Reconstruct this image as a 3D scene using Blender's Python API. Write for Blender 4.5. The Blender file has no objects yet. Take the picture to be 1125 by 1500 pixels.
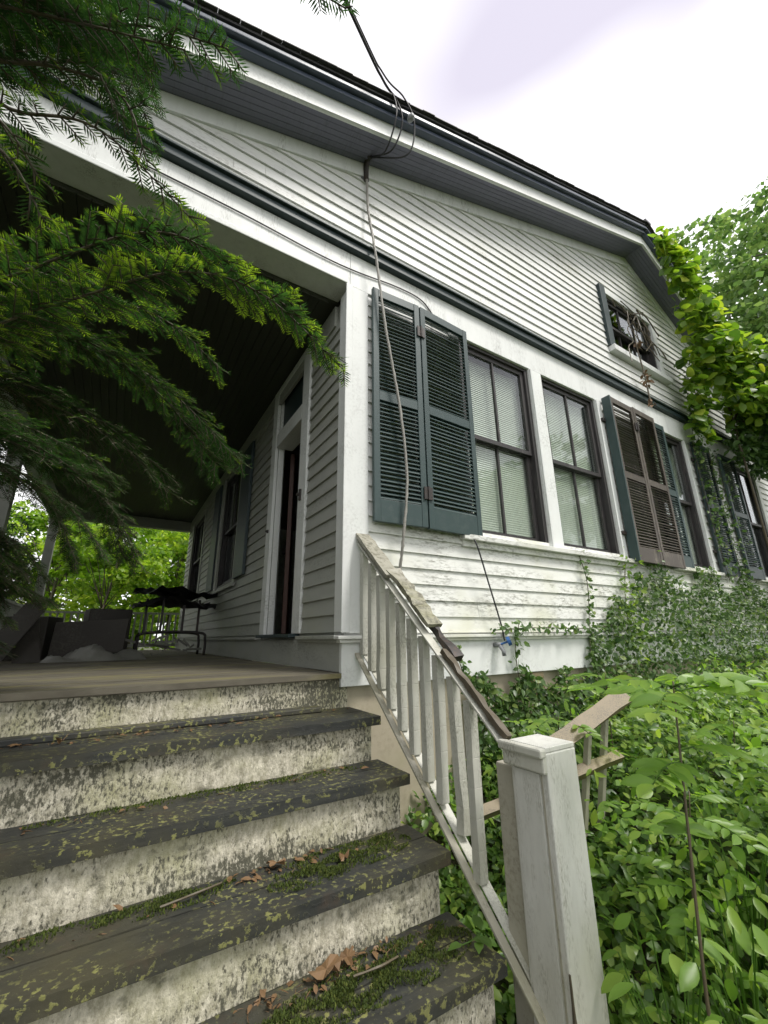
import bpy, math, random
import numpy as np
from mathutils import Vector, Matrix
random.seed(7); rng = np.random.default_rng(7)
SC = bpy.context.scene; COL = SC.collection
V = Vector

# ------------------------------------------------------------------ camera
CAM = V((-1.25, -2.5, 0.2125))
right = V((0.84977766, -0.52698457, -0.01285299)); down = V((0.14029564, 0.24959927, -0.95813221)); fwd = V((0.50812899, 0.81239613, 0.28603752))
cam = bpy.data.cameras.new('camera'); camo = bpy.data.objects.new('camera', cam); COL.objects.link(camo)
m = Matrix((right, -down, -fwd)).transposed().to_4x4(); m.translation = CAM
camo.matrix_world = m
cam.sensor_fit = 'VERTICAL'; cam.sensor_height = 36; cam.sensor_width = 36; cam.lens = 36*612/1500
cam.clip_start = 0.05; cam.clip_end = 600
SC.camera = camo

# ------------------------------------------------------------------ sky, sun, exposure
SUN_EL, SUN_AZ = math.radians(58), math.radians(150)      # azimuth clockwise from +y
w = bpy.data.worlds.new('World'); SC.world = w; w.use_nodes = True
nt = w.node_tree; nt.nodes.clear()
out = nt.nodes.new('ShaderNodeOutputWorld'); bg = nt.nodes.new('ShaderNodeBackground'); bg.inputs['Strength'].default_value = 0.1
sky = nt.nodes.new('ShaderNodeTexSky'); sky.sky_type = 'NISHITA'; sky.sun_disc = False
sky.sun_elevation = SUN_EL; sky.sun_rotation = SUN_AZ; sky.dust_density = 3
tc = nt.nodes.new('ShaderNodeTexCoord'); mp = nt.nodes.new('ShaderNodeMapping')
mp.inputs['Scale'].default_value = (1.6, 1.1, 3.0); mp.inputs['Rotation'].default_value = (0, 0, 0.5); mp.inputs['Location'].default_value = (4.3, 2.1, 1.35)
nz = nt.nodes.new('ShaderNodeTexNoise'); nz.inputs['Scale'].default_value = 0.9; nz.inputs['Detail'].default_value = 3; nz.inputs['Roughness'].default_value = .45
rp = nt.nodes.new('ShaderNodeValToRGB'); rp.color_ramp.elements[0].position = .33; rp.color_ramp.elements[1].position = .47
rp.color_ramp.elements[0].color = (6.1, 5.75, 6.7, 1); rp.color_ramp.elements[1].color = (11.6, 11.5, 11.4, 1)   # thin and thick overcast
mx = nt.nodes.new('ShaderNodeMix'); mx.data_type = 'RGBA'; mx.inputs['Factor'].default_value = 0.9
L = nt.links.new
L(tc.outputs['Generated'], mp.inputs['Vector']); L(mp.outputs['Vector'], nz.inputs['Vector']); L(nz.outputs['Fac'], rp.inputs['Fac'])
L(sky.outputs['Color'], mx.inputs[6]); L(rp.outputs['Color'], mx.inputs[7]); L(mx.outputs[2], bg.inputs['Color']); L(bg.outputs['Background'], out.inputs['Surface'])
sun = bpy.data.lights.new('sun', 'SUN'); sun.energy = 2.2; sun.angle = math.radians(16); sun.color = (1, .96, .9)
suno = bpy.data.objects.new('sun', sun); COL.objects.link(suno)
sd = V((math.sin(SUN_AZ)*math.cos(SUN_EL), math.cos(SUN_AZ)*math.cos(SUN_EL), math.sin(SUN_EL)))
suno.rotation_euler = (-sd).to_track_quat('-Z', 'Y').to_euler(); suno.location = (0, -5, 12)
vs = SC.view_settings; vs.view_transform = 'Standard'; vs.look = 'None'; vs.exposure = .55; vs.gamma = 1; vs.use_curve_mapping = False
SC.cycles.use_denoising = True
SC.cycles.max_bounces = 5; SC.cycles.diffuse_bounces = 3; SC.cycles.glossy_bounces = 3; SC.cycles.transparent_max_bounces = 10
SC.cycles.adaptive_threshold = .02

# ------------------------------------------------------------------ materials
class NT:
    def __init__(s, name):
        s.m = bpy.data.materials.new(name); s.m.use_nodes = True; s.t = s.m.node_tree; s.t.nodes.clear()
    def n(s, typ, ins=None, **kw):
        nd = s.t.nodes.new(typ)
        for k, v in kw.items(): setattr(nd, k, v)
        for k, v in (ins or {}).items():
            if hasattr(v, 'is_output'): s.t.links.new(v, nd.inputs[k])
            else: nd.inputs[k].default_value = v
        return nd
    def pos(s, scale=(1, 1, 1), rand=0):
        g = s.n('ShaderNodeNewGeometry').outputs['Position']
        if rand:
            r = s.n('ShaderNodeObjectInfo').outputs['Random']
            r = s.n('ShaderNodeMath', {0: r, 1: rand}, operation='MULTIPLY').outputs[0]
            g = s.n('ShaderNodeVectorMath', {0: g, 1: r}, operation='ADD').outputs[0]
        return s.n('ShaderNodeMapping', {'Vector': g, 'Scale': scale}).outputs[0]
    def noise(s, vec, scale, detail=4, rough=.55):
        return s.n('ShaderNodeTexNoise', {'Vector': vec, 'Scale': scale, 'Detail': detail, 'Roughness': rough}).outputs['Fac']
    def ramp(s, f, a, b, lo=0., hi=1.):
        return s.n('ShaderNodeMapRange', {'Value': f, 1: a, 2: b, 3: lo, 4: hi}, clamp=True).outputs[0]
    def mul(s, a, b, op='MULTIPLY'):
        return s.n('ShaderNodeMath', {0: a, 1: b}, operation=op).outputs[0]
    def mix(s, f, a, b):
        nd = s.n('ShaderNodeMix', data_type='RGBA')
        for k, v in ((0, f), (6, a), (7, b)):
            if hasattr(v, 'is_output'): s.t.links.new(v, nd.inputs[k])
            else: nd.inputs[k].default_value = v if k == 0 else (*v, 1)
        return nd.outputs[2]
    def vary(s, col, lo, hi):
        r = s.n('ShaderNodeObjectInfo').outputs['Random']
        f = s.ramp(r, 0, 1, lo, hi)
        h = s.n('ShaderNodeHueSaturation', {'Value': f, 'Color': col}); return h.outputs[0]
    def finish(s, col, rough=.6, bump=None, bstr=.3, bdist=.004, spec=.5, metal=0., extra=None):
        p = s.n('ShaderNodeBsdfPrincipled', {'Roughness': rough, 'Metallic': metal, 'Specular IOR Level': spec})
        if hasattr(col, 'is_output'): s.t.links.new(col, p.inputs['Base Color'])
        else: p.inputs['Base Color'].default_value = (*col, 1)
        if bump is not None:
            b = s.n('ShaderNodeBump', {'Height': bump, 'Strength': bstr, 'Distance': bdist}); s.t.links.new(b.outputs[0], p.inputs['Normal'])
        sh = p.outputs[0]
        o = s.n('ShaderNodeOutputMaterial'); s.t.links.new(sh, o.inputs[0]); return s.m

def paint(name, base, amount=.8, dirt=(.13, .13, .10), stretch=(1, 1, 1), algae=0., alg=(.40, .40, .16), lo=.46, hi=.68, sp=45, var=(.95, 1.03), rough=.55):
    t = NT(name); p = t.pos(stretch); q = t.pos()
    big = t.ramp(t.noise(p, 2.3, 6, .6), lo, hi)
    spk = t.ramp(t.noise(p, sp, 4, .65), .46, .62)
    d = t.mul(t.mul(big, spk), amount)
    film = t.mul(t.ramp(t.noise(p, 5.5, 5, .6), .45, .75), amount*.35)
    c = t.mix(film, base, tuple(.55*b+.02 for b in base))
    if algae: c = t.mix(t.mul(t.ramp(t.noise(q, 1.7, 5), .5, .72), algae), c, alg)
    c = t.mix(d, c, dirt)
    c = t.vary(c, *var)
    return t.finish(c, rough, t.noise(q, 70, 3), .12, .003)

M = {}
M['white'] = paint('white_paint', (.74, .76, .74), .35)
M['siding'] = paint('siding_paint', (.74, .75, .73), .62, stretch=(.6, 1, 2.2), algae=.12)
M['siding_low'] = paint('mildewed_siding_paint', (.76, .77, .73), .8, dirt=(.17, .17, .13), stretch=(.7, 1, 2.5), algae=.38, lo=.42, hi=.62, sp=26)
M['shaded_porch_white'] = paint('shaded_porch_white_paint', (.37, .38, .345), .6, stretch=(1, .6, 2.0), algae=.15)  # white siding paint with the porch's shade darkened into its base colour
M['frieze'] = paint('frieze_paint', (.76, .78, .76), .55, stretch=(3, 3, .5), lo=.5, hi=.7)
M['teal'] = paint('dark_teal_paint', (.030, .057, .056), .25, dirt=(.12, .14, .13), sp=14, rough=.5)
M['teal_dark'] = paint('green_black_paint', (.024, .043, .046), .2, dirt=(.08, .09, .085), sp=14, rough=.5)
M['slate'] = paint('blue_grey_metal_paint', (.060, .078, .115), .3, dirt=(.16, .17, .20), sp=12, rough=.4)
M['soffit'] = paint('flare_tinted_soffit_paint', (.17, .17, .235), .4, dirt=(.06, .06, .07), stretch=(6, 1, 6), sp=14)  # blue-grey paint tinted lavender to carry the lens flare
M['rail'] = paint('railing_paint', (.53, .53, .47), .75, dirt=(.13, .12, .08), stretch=(5, 5, 1.6), algae=.45, alg=(.33, .32, .21), lo=.44, hi=.66, sp=40)
M['post'] = paint('worn_post_paint', (.63, .63, .59), .65, dirt=(.17, .16, .11), stretch=(9, 9, 2.2), algae=.45, alg=(.36, .35, .24), lo=.46, hi=.7, sp=26)
M['lowrail'] = paint('bare_rail_paint', (.40, .38, .31), .8, dirt=(.13, .12, .08), stretch=(6, 3, 3), algae=.4, alg=(.25, .25, .12), sp=18)
M['sash'] = paint('dark_sash_paint', (.035, .032, .032), .7, dirt=(.20, .18, .16), stretch=(9, 9, 1.2), lo=.55, hi=.7, sp=10)
M['brownshut'] = paint('weathered_shutter_wood', (.075, .062, .050), .8, dirt=(.22, .19, .15), stretch=(5, 5, 1), lo=.48, hi=.66, sp=14)
M['beam_under'] = M['white']
M['found'] = paint('foundation_render', (.42, .37, .28), .5, dirt=(.16, .15, .09), algae=.35, alg=(.24, .25, .12), sp=20)
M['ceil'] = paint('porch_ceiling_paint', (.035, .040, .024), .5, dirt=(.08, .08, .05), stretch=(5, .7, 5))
M['plaster'] = paint('interior_plaster', (.18, .17, .15), .3)
M['darkwood'] = paint('door_varnish', (.075, .028, .018), .3, stretch=(8, 8, 1))
M['iron'] = paint('rusty_iron', (.03, .026, .024), .5, dirt=(.12, .06, .03), sp=30)
M['metal'] = paint('grey_galvanised', (.25, .26, .27), .4)
M['cable'] = paint('grey_cable', (.30, .29, .26), .9, dirt=(.10, .09, .07), sp=60)
M['black'] = paint('black_rubber', (.02, .02, .022), .2)
M['blue'] = paint('blue_handle', (.03, .12, .35), .3)
M['card'] = paint('dark_cardboard', (.034, .029, .022), .4)  # even near-black brown for boxes and planks
M['tarp'] = paint('grey_tarp', (.19, .19, .165), .5)
M['cab'] = paint('pale_cabinet', (.24, .25, .22), .5)
M['dryleaf'] = paint('dry_leaf', (.17, .10, .045), .5, dirt=(.12, .07, .05), sp=80)
M['bark'] = paint('bark', (.095, .078, .052), .6, dirt=(.04, .03, .02), stretch=(6, 6, 1.5), sp=20)
M['stem'] = paint('brown_stem', (.085, .068, .038), .4)
M['blind'] = paint('blind_slat', (.66, .68, .64), .25)
M['shingle'] = paint('asphalt_shingle', (.045, .043, .045), .5, dirt=(.10, .10, .09), sp=60)
M['lichenwood'] = paint('lichened_wood', (.22, .175, .10), .9, dirt=(.07, .06, .04), stretch=(4, 4, 4), algae=.7, alg=(.32, .30, .08), lo=.4, hi=.6)
M['moss_rail'] = paint('mossy_rail_top', (.31, .30, .24), .9, dirt=(.08, .075, .045), algae=.75, alg=(.20, .20, .07), lo=.38, hi=.55, sp=30)

def stucco():
    t = NT('mouldy_stucco'); p = t.pos(); ps = t.pos((1, 1, .55))
    patch = t.ramp(t.noise(t.pos((.9, .9, 2.4)), 2.2, 5, .6), .36, .66)
    fine = t.noise(ps, 95, 4, .65)
    thr = t.ramp(patch, 0, 1, .30, .60)
    d = t.ramp(t.mul(fine, thr, 'SUBTRACT'), -.07, .07)      # 1 = clean
    grey = t.ramp(t.noise(ps, 38, 5, .75), .38, .66)
    c = t.mix(grey, (.33, .31, .23), (.72, .68, .555))
    c = t.mix(t.mul(t.ramp(t.noise(p, 3.1, 4), .46, .68), .6), c, (.33, .33, .16))
    c = t.mix(d, (.10, .098, .07), c)
    c = t.mix(t.mul(t.ramp(t.noise(t.pos((1, 1, 1.6)), 6.5, 5, .7), .56, .68), .75), c, (.09, .09, .06))
    return t.finish(c, .85, t.mul(fine, t.noise(p, 40, 3), 'ADD'), .8, .006)
M['stucco'] = stucco()

def tread():
    t = NT('mossy_tread_paint'); p = t.pos()
    c = t.mix(t.ramp(t.noise(t.pos((.8, 5, 5)), 7, 6, .65), .35, .7), (.017, .019, .018), (.043, .045, .039))
    c = t.mix(t.mul(t.ramp(t.noise(p, 2.2, 4), .45, .65), .75), c, (.070, .064, .034))
    spots = t.ramp(t.noise(p, 46, 5, .6), .545, .60)
    area = t.ramp(t.noise(p, 4.2, 4, .6), .42, .57)
    c = t.mix(t.mul(t.mul(spots, area), .8), c, (.24, .245, .08))
    c = t.mix(t.mul(t.ramp(t.noise(p, 5.2, 5, .65), .60, .70), .45), c, (.07, .046, .03))
    return t.finish(c, .6, t.mul(t.noise(p, 55, 4), spots, 'ADD'), .35, .004)
M['tread'] = tread()

def floorm():
    t = NT('porch_floor_paint'); p = t.pos()
    c = t.mix(t.ramp(t.noise(t.pos((.6, 6, 1)), 5, 6, .6), .35, .7), (.085, .076, .055), (.17, .155, .115))
    c = t.mix(t.mul(t.ramp(t.noise(t.pos((.5, 2, 1)), 2.5, 4), .5, .68), .7), c, (.22, .20, .07))
    return t.finish(t.vary(c, .85, 1.1), .75, t.noise(p, 40, 3), .2, .003)
M['floor'] = floorm()

def ground():
    t = NT('ground_soil'); p = t.pos()
    c = t.mix(t.ramp(t.noise(p, 1.3, 6), .4, .65), (.045, .035, .022), (.05, .085, .022))
    return t.finish(c, .95, t.noise(p, 18, 5), .6, .03)
M['ground'] = ground()

def leafmat(name, c0, c1, c2, trans=.35, rough=.36):
    t = NT(name)
    a = t.n('ShaderNodeAttribute', attribute_name='rnd').outputs['Fac']
    r = t.n('ShaderNodeValToRGB', {'Fac': a}); e = r.color_ramp.elements
    e[0].color = (*c0, 1); e[1].color = (*c2, 1); k = e.new(.55); k.color = (*c1, 1)
    p = t.n('ShaderNodeBsdfPrincipled', {'Base Color': r.outputs[0], 'Roughness': rough, 'Specular IOR Level': .5})
    tr = t.n('ShaderNodeBsdfTranslucent', {'Color': t.n('ShaderNodeHueSaturation', {'Color': r.outputs[0], 'Value': 1.5, 'Saturation': 1.1}).outputs[0]})
    ms = t.n('ShaderNodeMixShader', {0: trans}); t.t.links.new(p.outputs[0], ms.inputs[1]); t.t.links.new(tr.outputs[0], ms.inputs[2])
    o = t.n('ShaderNodeOutputMaterial'); t.t.links.new(ms.outputs[0], o.inputs[0]); return t.m
M['ivy'] = leafmat('ground_cover_leaf', (.050, .110, .022), (.135, .245, .044), (.30, .41, .075), .45)
M['wallivy'] = leafmat('wall_creeper_leaf', (.042, .090, .026), (.100, .180, .044), (.22, .29, .08), .4)
M['grape'] = leafmat('wild_grape_leaf', (.07, .145, .024), (.21, .34, .045), (.46, .53, .08), .5)
M['sap'] = leafmat('sapling_leaf', (.10, .20, .03), (.19, .33, .055), (.32, .44, .08), .5)
M['yew'] = leafmat('evergreen_needle', (.010, .028, .011), (.042, .100, .021), (.29, .43, .055), .4)
M['treeleaf'] = leafmat('tree_leaf', (.08, .15, .045), (.15, .25, .07), (.27, .37, .11), .45)
M['bright'] = leafmat('young_tree_leaf', (.13, .24, .03), (.26, .40, .055), (.44, .53, .09), .55)
M['moss'] = leafmat('moss_tuft', (.03, .05, .008), (.07, .10, .014), (.14, .16, .03), .2, .9)
M['deadvine'] = M['stem']

def glass():
    t = NT('window_glass')
    g = t.n('ShaderNodeNewGeometry'); dt = t.n('ShaderNodeVectorMath', {0: g.outputs['Normal'], 1: g.outputs['Incoming']}, operation='DOT_PRODUCT').outputs['Value']
    k = t.mul(1.0, t.mul(dt, 0, 'ABSOLUTE'), 'SUBTRACT'); f = t.mul(t.mul(t.mul(k, 5, 'POWER'), .95), .045, 'ADD')      # Schlick, same from both sides
    a = t.n('ShaderNodeBsdfTransparent', {'Color': (.93, .96, .93, 1)}); b = t.n('ShaderNodeBsdfGlossy', {'Color': (.95, .97, 1, 1), 'Roughness': .03})
    n = t.n('ShaderNodeBump', {'Height': t.noise(t.pos(), 3, 2), 'Strength': .08, 'Distance': .02}); t.t.links.new(n.outputs[0], b.inputs['Normal'])
    ms = t.n('ShaderNodeMixShader', {0: f}); t.t.links.new(a.outputs[0], ms.inputs[1]); t.t.links.new(b.outputs[0], ms.inputs[2])
    o = t.n('ShaderNodeOutputMaterial'); t.t.links.new(ms.outputs[0], o.inputs[0]); return t.m
M['glass'] = glass()

# ------------------------------------------------------------------ helpers
class MB:
    def __init__(s): s.v = []; s.f = []; s.mi = []; s.cur = 0
    def quadbox(s, P8):
        b = len(s.v); s.v += [tuple(p) for p in P8]
        for q in ((0, 3, 2, 1), (4, 5, 6, 7), (0, 1, 5, 4), (1, 2, 6, 5), (2, 3, 7, 6), (3, 0, 4, 7)):
            s.f.append(tuple(b+i for i in q)); s.mi.append(s.cur)
        return s
    def box(s, x0, x1, y0, y1, z0, z1):
        return s.quadbox([(x0, y0, z0), (x1, y0, z0), (x1, y1, z0), (x0, y1, z0), (x0, y0, z1), (x1, y0, z1), (x1, y1, z1), (x0, y1, z1)])
    def bar(s, a, b, wv, hv):
        a, b, wv, hv = V(a), V(b), V(wv)/2, V(hv)/2
        return s.quadbox([a-wv-hv, b-wv-hv, b+wv-hv, a+wv-hv, a-wv+hv, b-wv+hv, b+wv+hv, a+wv+hv])
    def prism(s, poly, off):                       # poly: list of 3D points, off: extrusion vector
        b = len(s.v); n = len(poly); off = V(off)
        s.v += [tuple(p) for p in poly] + [tuple(V(p)+off) for p in poly]
        s.f.append(tuple(range(b, b+n))[::-1]); s.f.append(tuple(range(b+n, b+2*n))); s.mi += [s.cur]*2
        for i in range(n):
            j = (i+1) % n; s.f.append((b+i, b+j, b+n+j, b+n+i)); s.mi.append(s.cur)
        return s
    def tube(s, pts, r, n=6, wob=0.):
        pts = [V(p) for p in pts]; b = len(s.v)
        rad = r if hasattr(r, '__len__') else [r]*len(pts)
        for i, p in enumerate(pts):
            t = (pts[min(i+1, len(pts)-1)]-pts[max(i-1, 0)]).normalized()
            a = t.cross(V((0.13, .21, 1)) if abs(t.z) < .9 else V((1, .2, 0))).normalized(); c = t.cross(a)
            for k in range(n):
                th = 2*math.pi*k/n; rr = rad[i]*(1+random.uniform(-wob, wob)); s.v.append(tuple(p+(a*math.cos(th)+c*math.sin(th))*rr))
        for i in range(len(pts)-1):
            for k in range(n):
                k2 = (k+1) % n; s.f.append((b+i*n+k, b+i*n+k2, b+(i+1)*n+k2, b+(i+1)*n+k)); s.mi.append(s.cur)
        s.f.append(tuple(b+k for k in range(n))[::-1]); s.f.append(tuple(b+(len(pts)-1)*n+k for k in range(n))); s.mi += [s.cur]*2
        return s
    def mesh(s, name, mats, smooth=False):
        me = bpy.data.meshes.new(name); me.from_pydata(s.v, [], s.f)
        for mm in (mats if isinstance(mats, (list, tuple)) else [mats]): me.materials.append(mm)
        if any(s.mi): me.polygons.foreach_set('material_index', s.mi)
        if smooth: me.polygons.foreach_set('use_smooth', [True]*len(me.polygons))
        me.update(); return me
    def build(s, name, mats, parent=None, smooth=False, kind=None, bevel=0):
        o = link(name, s.mesh(name, mats, smooth), parent)
        if kind: o['kind'] = kind
        if bevel:
            bv = o.modifiers.new('bevel', 'BEVEL'); bv.width = bevel; bv.segments = 2; bv.limit_method = 'ANGLE'
        return o
def link(name, data, parent=None, loc=None):
    o = bpy.data.objects.new(name, data); COL.objects.link(o)
    if loc is not None: o.location = loc
    if parent is not None:
        o.parent = parent
        o.matrix_parent_inverse = Matrix.Translation(-V(parent.location)) if parent.data is None else Matrix.Identity(4)
    return o
def thing(name, label, cat, loc=(0, 0, 0), group=None):
    o = link(name, None, None, loc); o.empty_display_size = .1
    return tag(o, label, cat, group)
def tag(o, label, cat, group=None):
    o['label'] = label; o['category'] = cat
    if group: o['group'] = group
    return o
def spline(pts, per=8):
    P = [V(p) for p in pts]; P = [P[0]*2-P[1]] + P + [P[-1]*2-P[-2]]; o = []
    for i in range(1, len(P)-2):
        for k in range(per):
            t = k/per; a, b, c, d = P[i-1], P[i], P[i+1], P[i+2]
            o.append(.5*((2*b)+(c-a)*t+(2*a-5*b+4*c-d)*t*t+(3*b-a-3*c+d)*t**3))
    o.append(P[-2].copy()); return o
def U(a, b): return random.uniform(a, b)

# leaf clouds (numpy): each leaf is a small folded blade
LEAF = np.array([(0, 0, 0), (-.30, .28, .07), (0, .30, 0), (.30, .28, .07), (-.27, .62, .05), (0, .66, -.02), (.27, .62, .05), (0, 1, -.10)], float)
LEAFF = [(0, 2, 1), (0, 3, 2), (1, 2, 5, 4), (2, 3, 6, 5), (4, 5, 7), (5, 6, 7)]
DIA = np.array([(0, 0, 0), (-.5, .45, .0), (0, 1, 0), (.5, .45, .0)], float); DIAF = [(0, 3, 2, 1)]
_y = [(.0, 0), (.10, .17), (.28, .30), (.50, .33), (.72, .24), (.88, .11)]
BIG = [(0, y, -.10*y*y) for y, _ in _y]+[(0, 1, -.13)]+[(-w_*1.0, y+.04, .10*w_*2-.10*y*y) for y, w_ in _y[1:]]+[(w_*1.0, y+.04, .10*w_*2-.10*y*y) for y, w_ in _y[1:]]
BIG = np.array(BIG, float); BIGF = [(0, 1, 7), (0, 12, 1)]+[q for i in range(1, 5) for q in ((i, i+1, 7+i, 6+i), (i+1, i, 11+i, 12+i))]+[(5, 6, 11), (6, 5, 16)]
def unit(a): return a/np.maximum(np.linalg.norm(a, axis=-1, keepdims=True), 1e-9)
def leaves(name, pos, along, normal, size, width, rnd, mat, parent=None, kind=None, tmpl=LEAF, faces=LEAFF):
    pos, along, normal = np.asarray(pos, float), unit(np.asarray(along, float)), np.asarray(normal, float)
    side = unit(np.cross(along, normal)); nn = np.cross(side, along)
    n, k = len(pos), len(tmpl); size = np.broadcast_to(np.asarray(size, float), (n,)); width = np.broadcast_to(np.asarray(width, float), (n,))
    vv = pos[:, None, :] + side[:, None, :]*(tmpl[None, :, 0:1]*(size*width)[:, None, None]) + along[:, None, :]*(tmpl[None, :, 1:2]*size[:, None, None]) + nn[:, None, :]*(tmpl[None, :, 2:3]*size[:, None, None])
    vv = vv.reshape(-1, 3)
    loops = np.concatenate([np.array(f) for f in faces]); lens = np.array([len(f) for f in faces])
    li = (loops[None, :]+(np.arange(n)*k)[:, None]).ravel().astype(np.int32)
    tot = np.tile(lens, n); st = np.concatenate([[0], np.cumsum(tot)[:-1]]).astype(np.int32)
    me = bpy.data.meshes.new(name); me.vertices.add(len(vv)); me.vertices.foreach_set('co', vv.ravel().astype(np.float32))
    me.loops.add(len(li)); me.loops.foreach_set('vertex_index', li)
    me.polygons.add(len(tot)); me.polygons.foreach_set('loop_start', st)
    at = me.attributes.new('rnd', 'FLOAT', 'POINT'); at.data.foreach_set('value', np.repeat(np.clip(rnd, 0, 1), k).astype(np.float32))
    me.materials.append(mat); me.update(calc_edges=True); me.validate()
    o = link(name, me, parent)
    if kind: o['kind'] = kind
    return o
def rdir(n): return unit(rng.normal(size=(n, 3)))

# ------------------------------------------------------------------ ground
def gz(x, y):
    x = np.asarray(x, float); y = np.asarray(y, float)
    near = np.clip((y+1.6)/1.6, 0, 1)*np.clip((x-.1)/.6, 0, 1)
    s_ = np.clip((x-.3)/1.3, 0, 1); return -1.27 + .36*s_*s_*(3-2*s_) + .06*np.clip(x-.4, 0, 6) + .22*near + .03*np.sin(x*2.1+y*1.7) + .02*np.sin(x*5.3-y*4.1)
def axis_pts(lo, hi, fine0, fine1, step): return np.unique(np.concatenate([np.linspace(lo, fine0, 16), np.arange(fine0, fine1, step), np.linspace(fine1, hi, 16)]))
gx = axis_pts(-250, 250, -5, 10, .3); gy = axis_pts(-250, 250, -5, 1, .3)
gv = [(x, y, float(gz(x, y))) for y in gy for x in gx]; nx = len(gx)
gf = [(j*nx+i, j*nx+i+1, (j+1)*nx+i+1, (j+1)*nx+i) for j in range(len(gy)-1) for i in range(nx-1)]
me = bpy.data.meshes.new('ground'); me.from_pydata(gv, [], gf); me.materials.append(M['ground'])
go = link('ground', me); go['kind'] = 'structure'

# ------------------------------------------------------------------ house
XR = 9.6; RID = 5.05; PW = -2.65; YB = 8.5
SL, SR, ZA = .344, .56, 6.16                     # rake slopes and soffit height at the ridge
def zs(x): return ZA-(RID-x)*SL if x < RID else ZA-(x-RID)*SR
house = thing('old_house', 'old white clapboard house with dark green shutters and deep side porch', 'house', (3, 0, -1.2))
EXPO = .115
def clap_mesh(key, L, cache={}):
    pass
def clapboard(a0, a1, z, mat, axis='x', b0=None, b1=None, top=None):
    # one board; ends may be cut at an angle (b0,b1 = positions at its top edge)
    b0 = a0 if b0 is None else b0; b1 = a1 if b1 is None else b1
    h = EXPO+.012; j = U(-.0015, .0015); o1, o2 = .0225+j, .005+j
    A = [(a0, o1, z), (a1, o1, z), (b1, o2, z+h), (b0, o2, z+h)]; B = [(a0, -.004, z), (a1, -.004, z), (b1, -.004, z+h), (b0, -.004, z+h)]
    if axis == 'x': f = lambda p: (p[0], -p[1], p[2])
    else: f = lambda p: (-p[1], p[0], p[2])
    mb = MB(); mb.quadbox([f(A[0]), f(A[1]), f(B[1]), f(B[0]), f(A[3]), f(A[2]), f(B[2]), f(B[3])])
    return mb.build('clapboard', mat, house)

# wall cores
core = MB()
for x0, x1, z0, z1 in [(.0, XR, -.0, 1.0), (.0, 1.17, 1.0, 2.99), (2.18, 2.375, 1.0, 2.99), (3.39, 4.63, 1.0, 2.99), (5.63, 7.27, 1.0, 2.99), (8.27, XR, 1.0, 2.99), (.0, XR, 2.99, 3.45)]:
    core.box(x0+.0, x1, .004, .15, z0, z1)
xl = PW-.0
core.prism([(xl, .004, 3.45), (4.12, .004, 3.45), (4.12, .004, zs(4.12)), (xl, .004, zs(xl))], (0, .14, 0))
core.prism([(5.42, .004, 3.45), (XR, .004, 3.45), (XR, .004, zs(XR)), (5.42, .004, zs(5.42))], (0, .14, 0))
core.box(4.12, 5.42, .004, .144, 3.45, 4.02)
core.prism([(4.12, .004, 5.0), (5.42, .004, 5.0), (5.42, .004, zs(5.42)), (RID, .004, ZA), (4.12, .004, zs(4.12))], (0, .14, 0))
core.build('front_wall', M['siding'], house)
core = MB()
for y0, y1, z0, z1 in [(.15, .89, 0, 2.95), (.89, 1.66, 0, .215), (.89, 1.66, 2.88, 2.95), (1.9, 3.25, 0, 2.95), (3.25, 4.4, 0, .94), (3.25, 4.4, 2.7, 2.95), (4.4, 6.2, 0, 2.95), (6.2, 7.6, 0, .94), (6.2, 7.6, 2.7, 2.95), (7.6, YB, 0, 2.95)]:
    core.box(.004, .15, y0, y1, z0, z1)
core.box(.004, .055, 1.66, 1.8995, 0, 2.95)
core.build('porch_wall', M['shaded_porch_white'], house)
# inside of the house and its hidden sides
b = MB(); b.box(.15, XR, YB-.15, YB, -.3, 5.0); b.box(XR-.15, XR-.002, .15, YB-.15, -.3, 3.6); b.build('rear_wall', M['siding'], house)
MB().prism([(PW, YB-.12, 3.0), (XR, YB-.12, 3.0), (XR, YB-.12, zs(XR)+.28), (RID, YB-.12, ZA+.28), (PW, YB-.12, zs(PW)+.28)], (0, .1, 0)).build('rear_gable', M['siding'], house)
MB().box(.15, XR-.15, .15, YB-.15, .10, .215).build('room_floor', M['plaster'], house)
MB().box(.15, XR-.15, .15, YB-.15, 3.05, 3.12).build('room_ceiling', M['plaster'], house)
MB().box(3.2, 6.6, .9, 1.0, 3.13, 5.4).build('attic_dark_backing', M['plaster'], house)  # added behind the gable window so its opening stays dark
b = MB(); b.box(3.9, 4.0, .15, YB-.15, .215, 3.05); b.build('partition_wall', M['plaster'], house)

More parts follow.
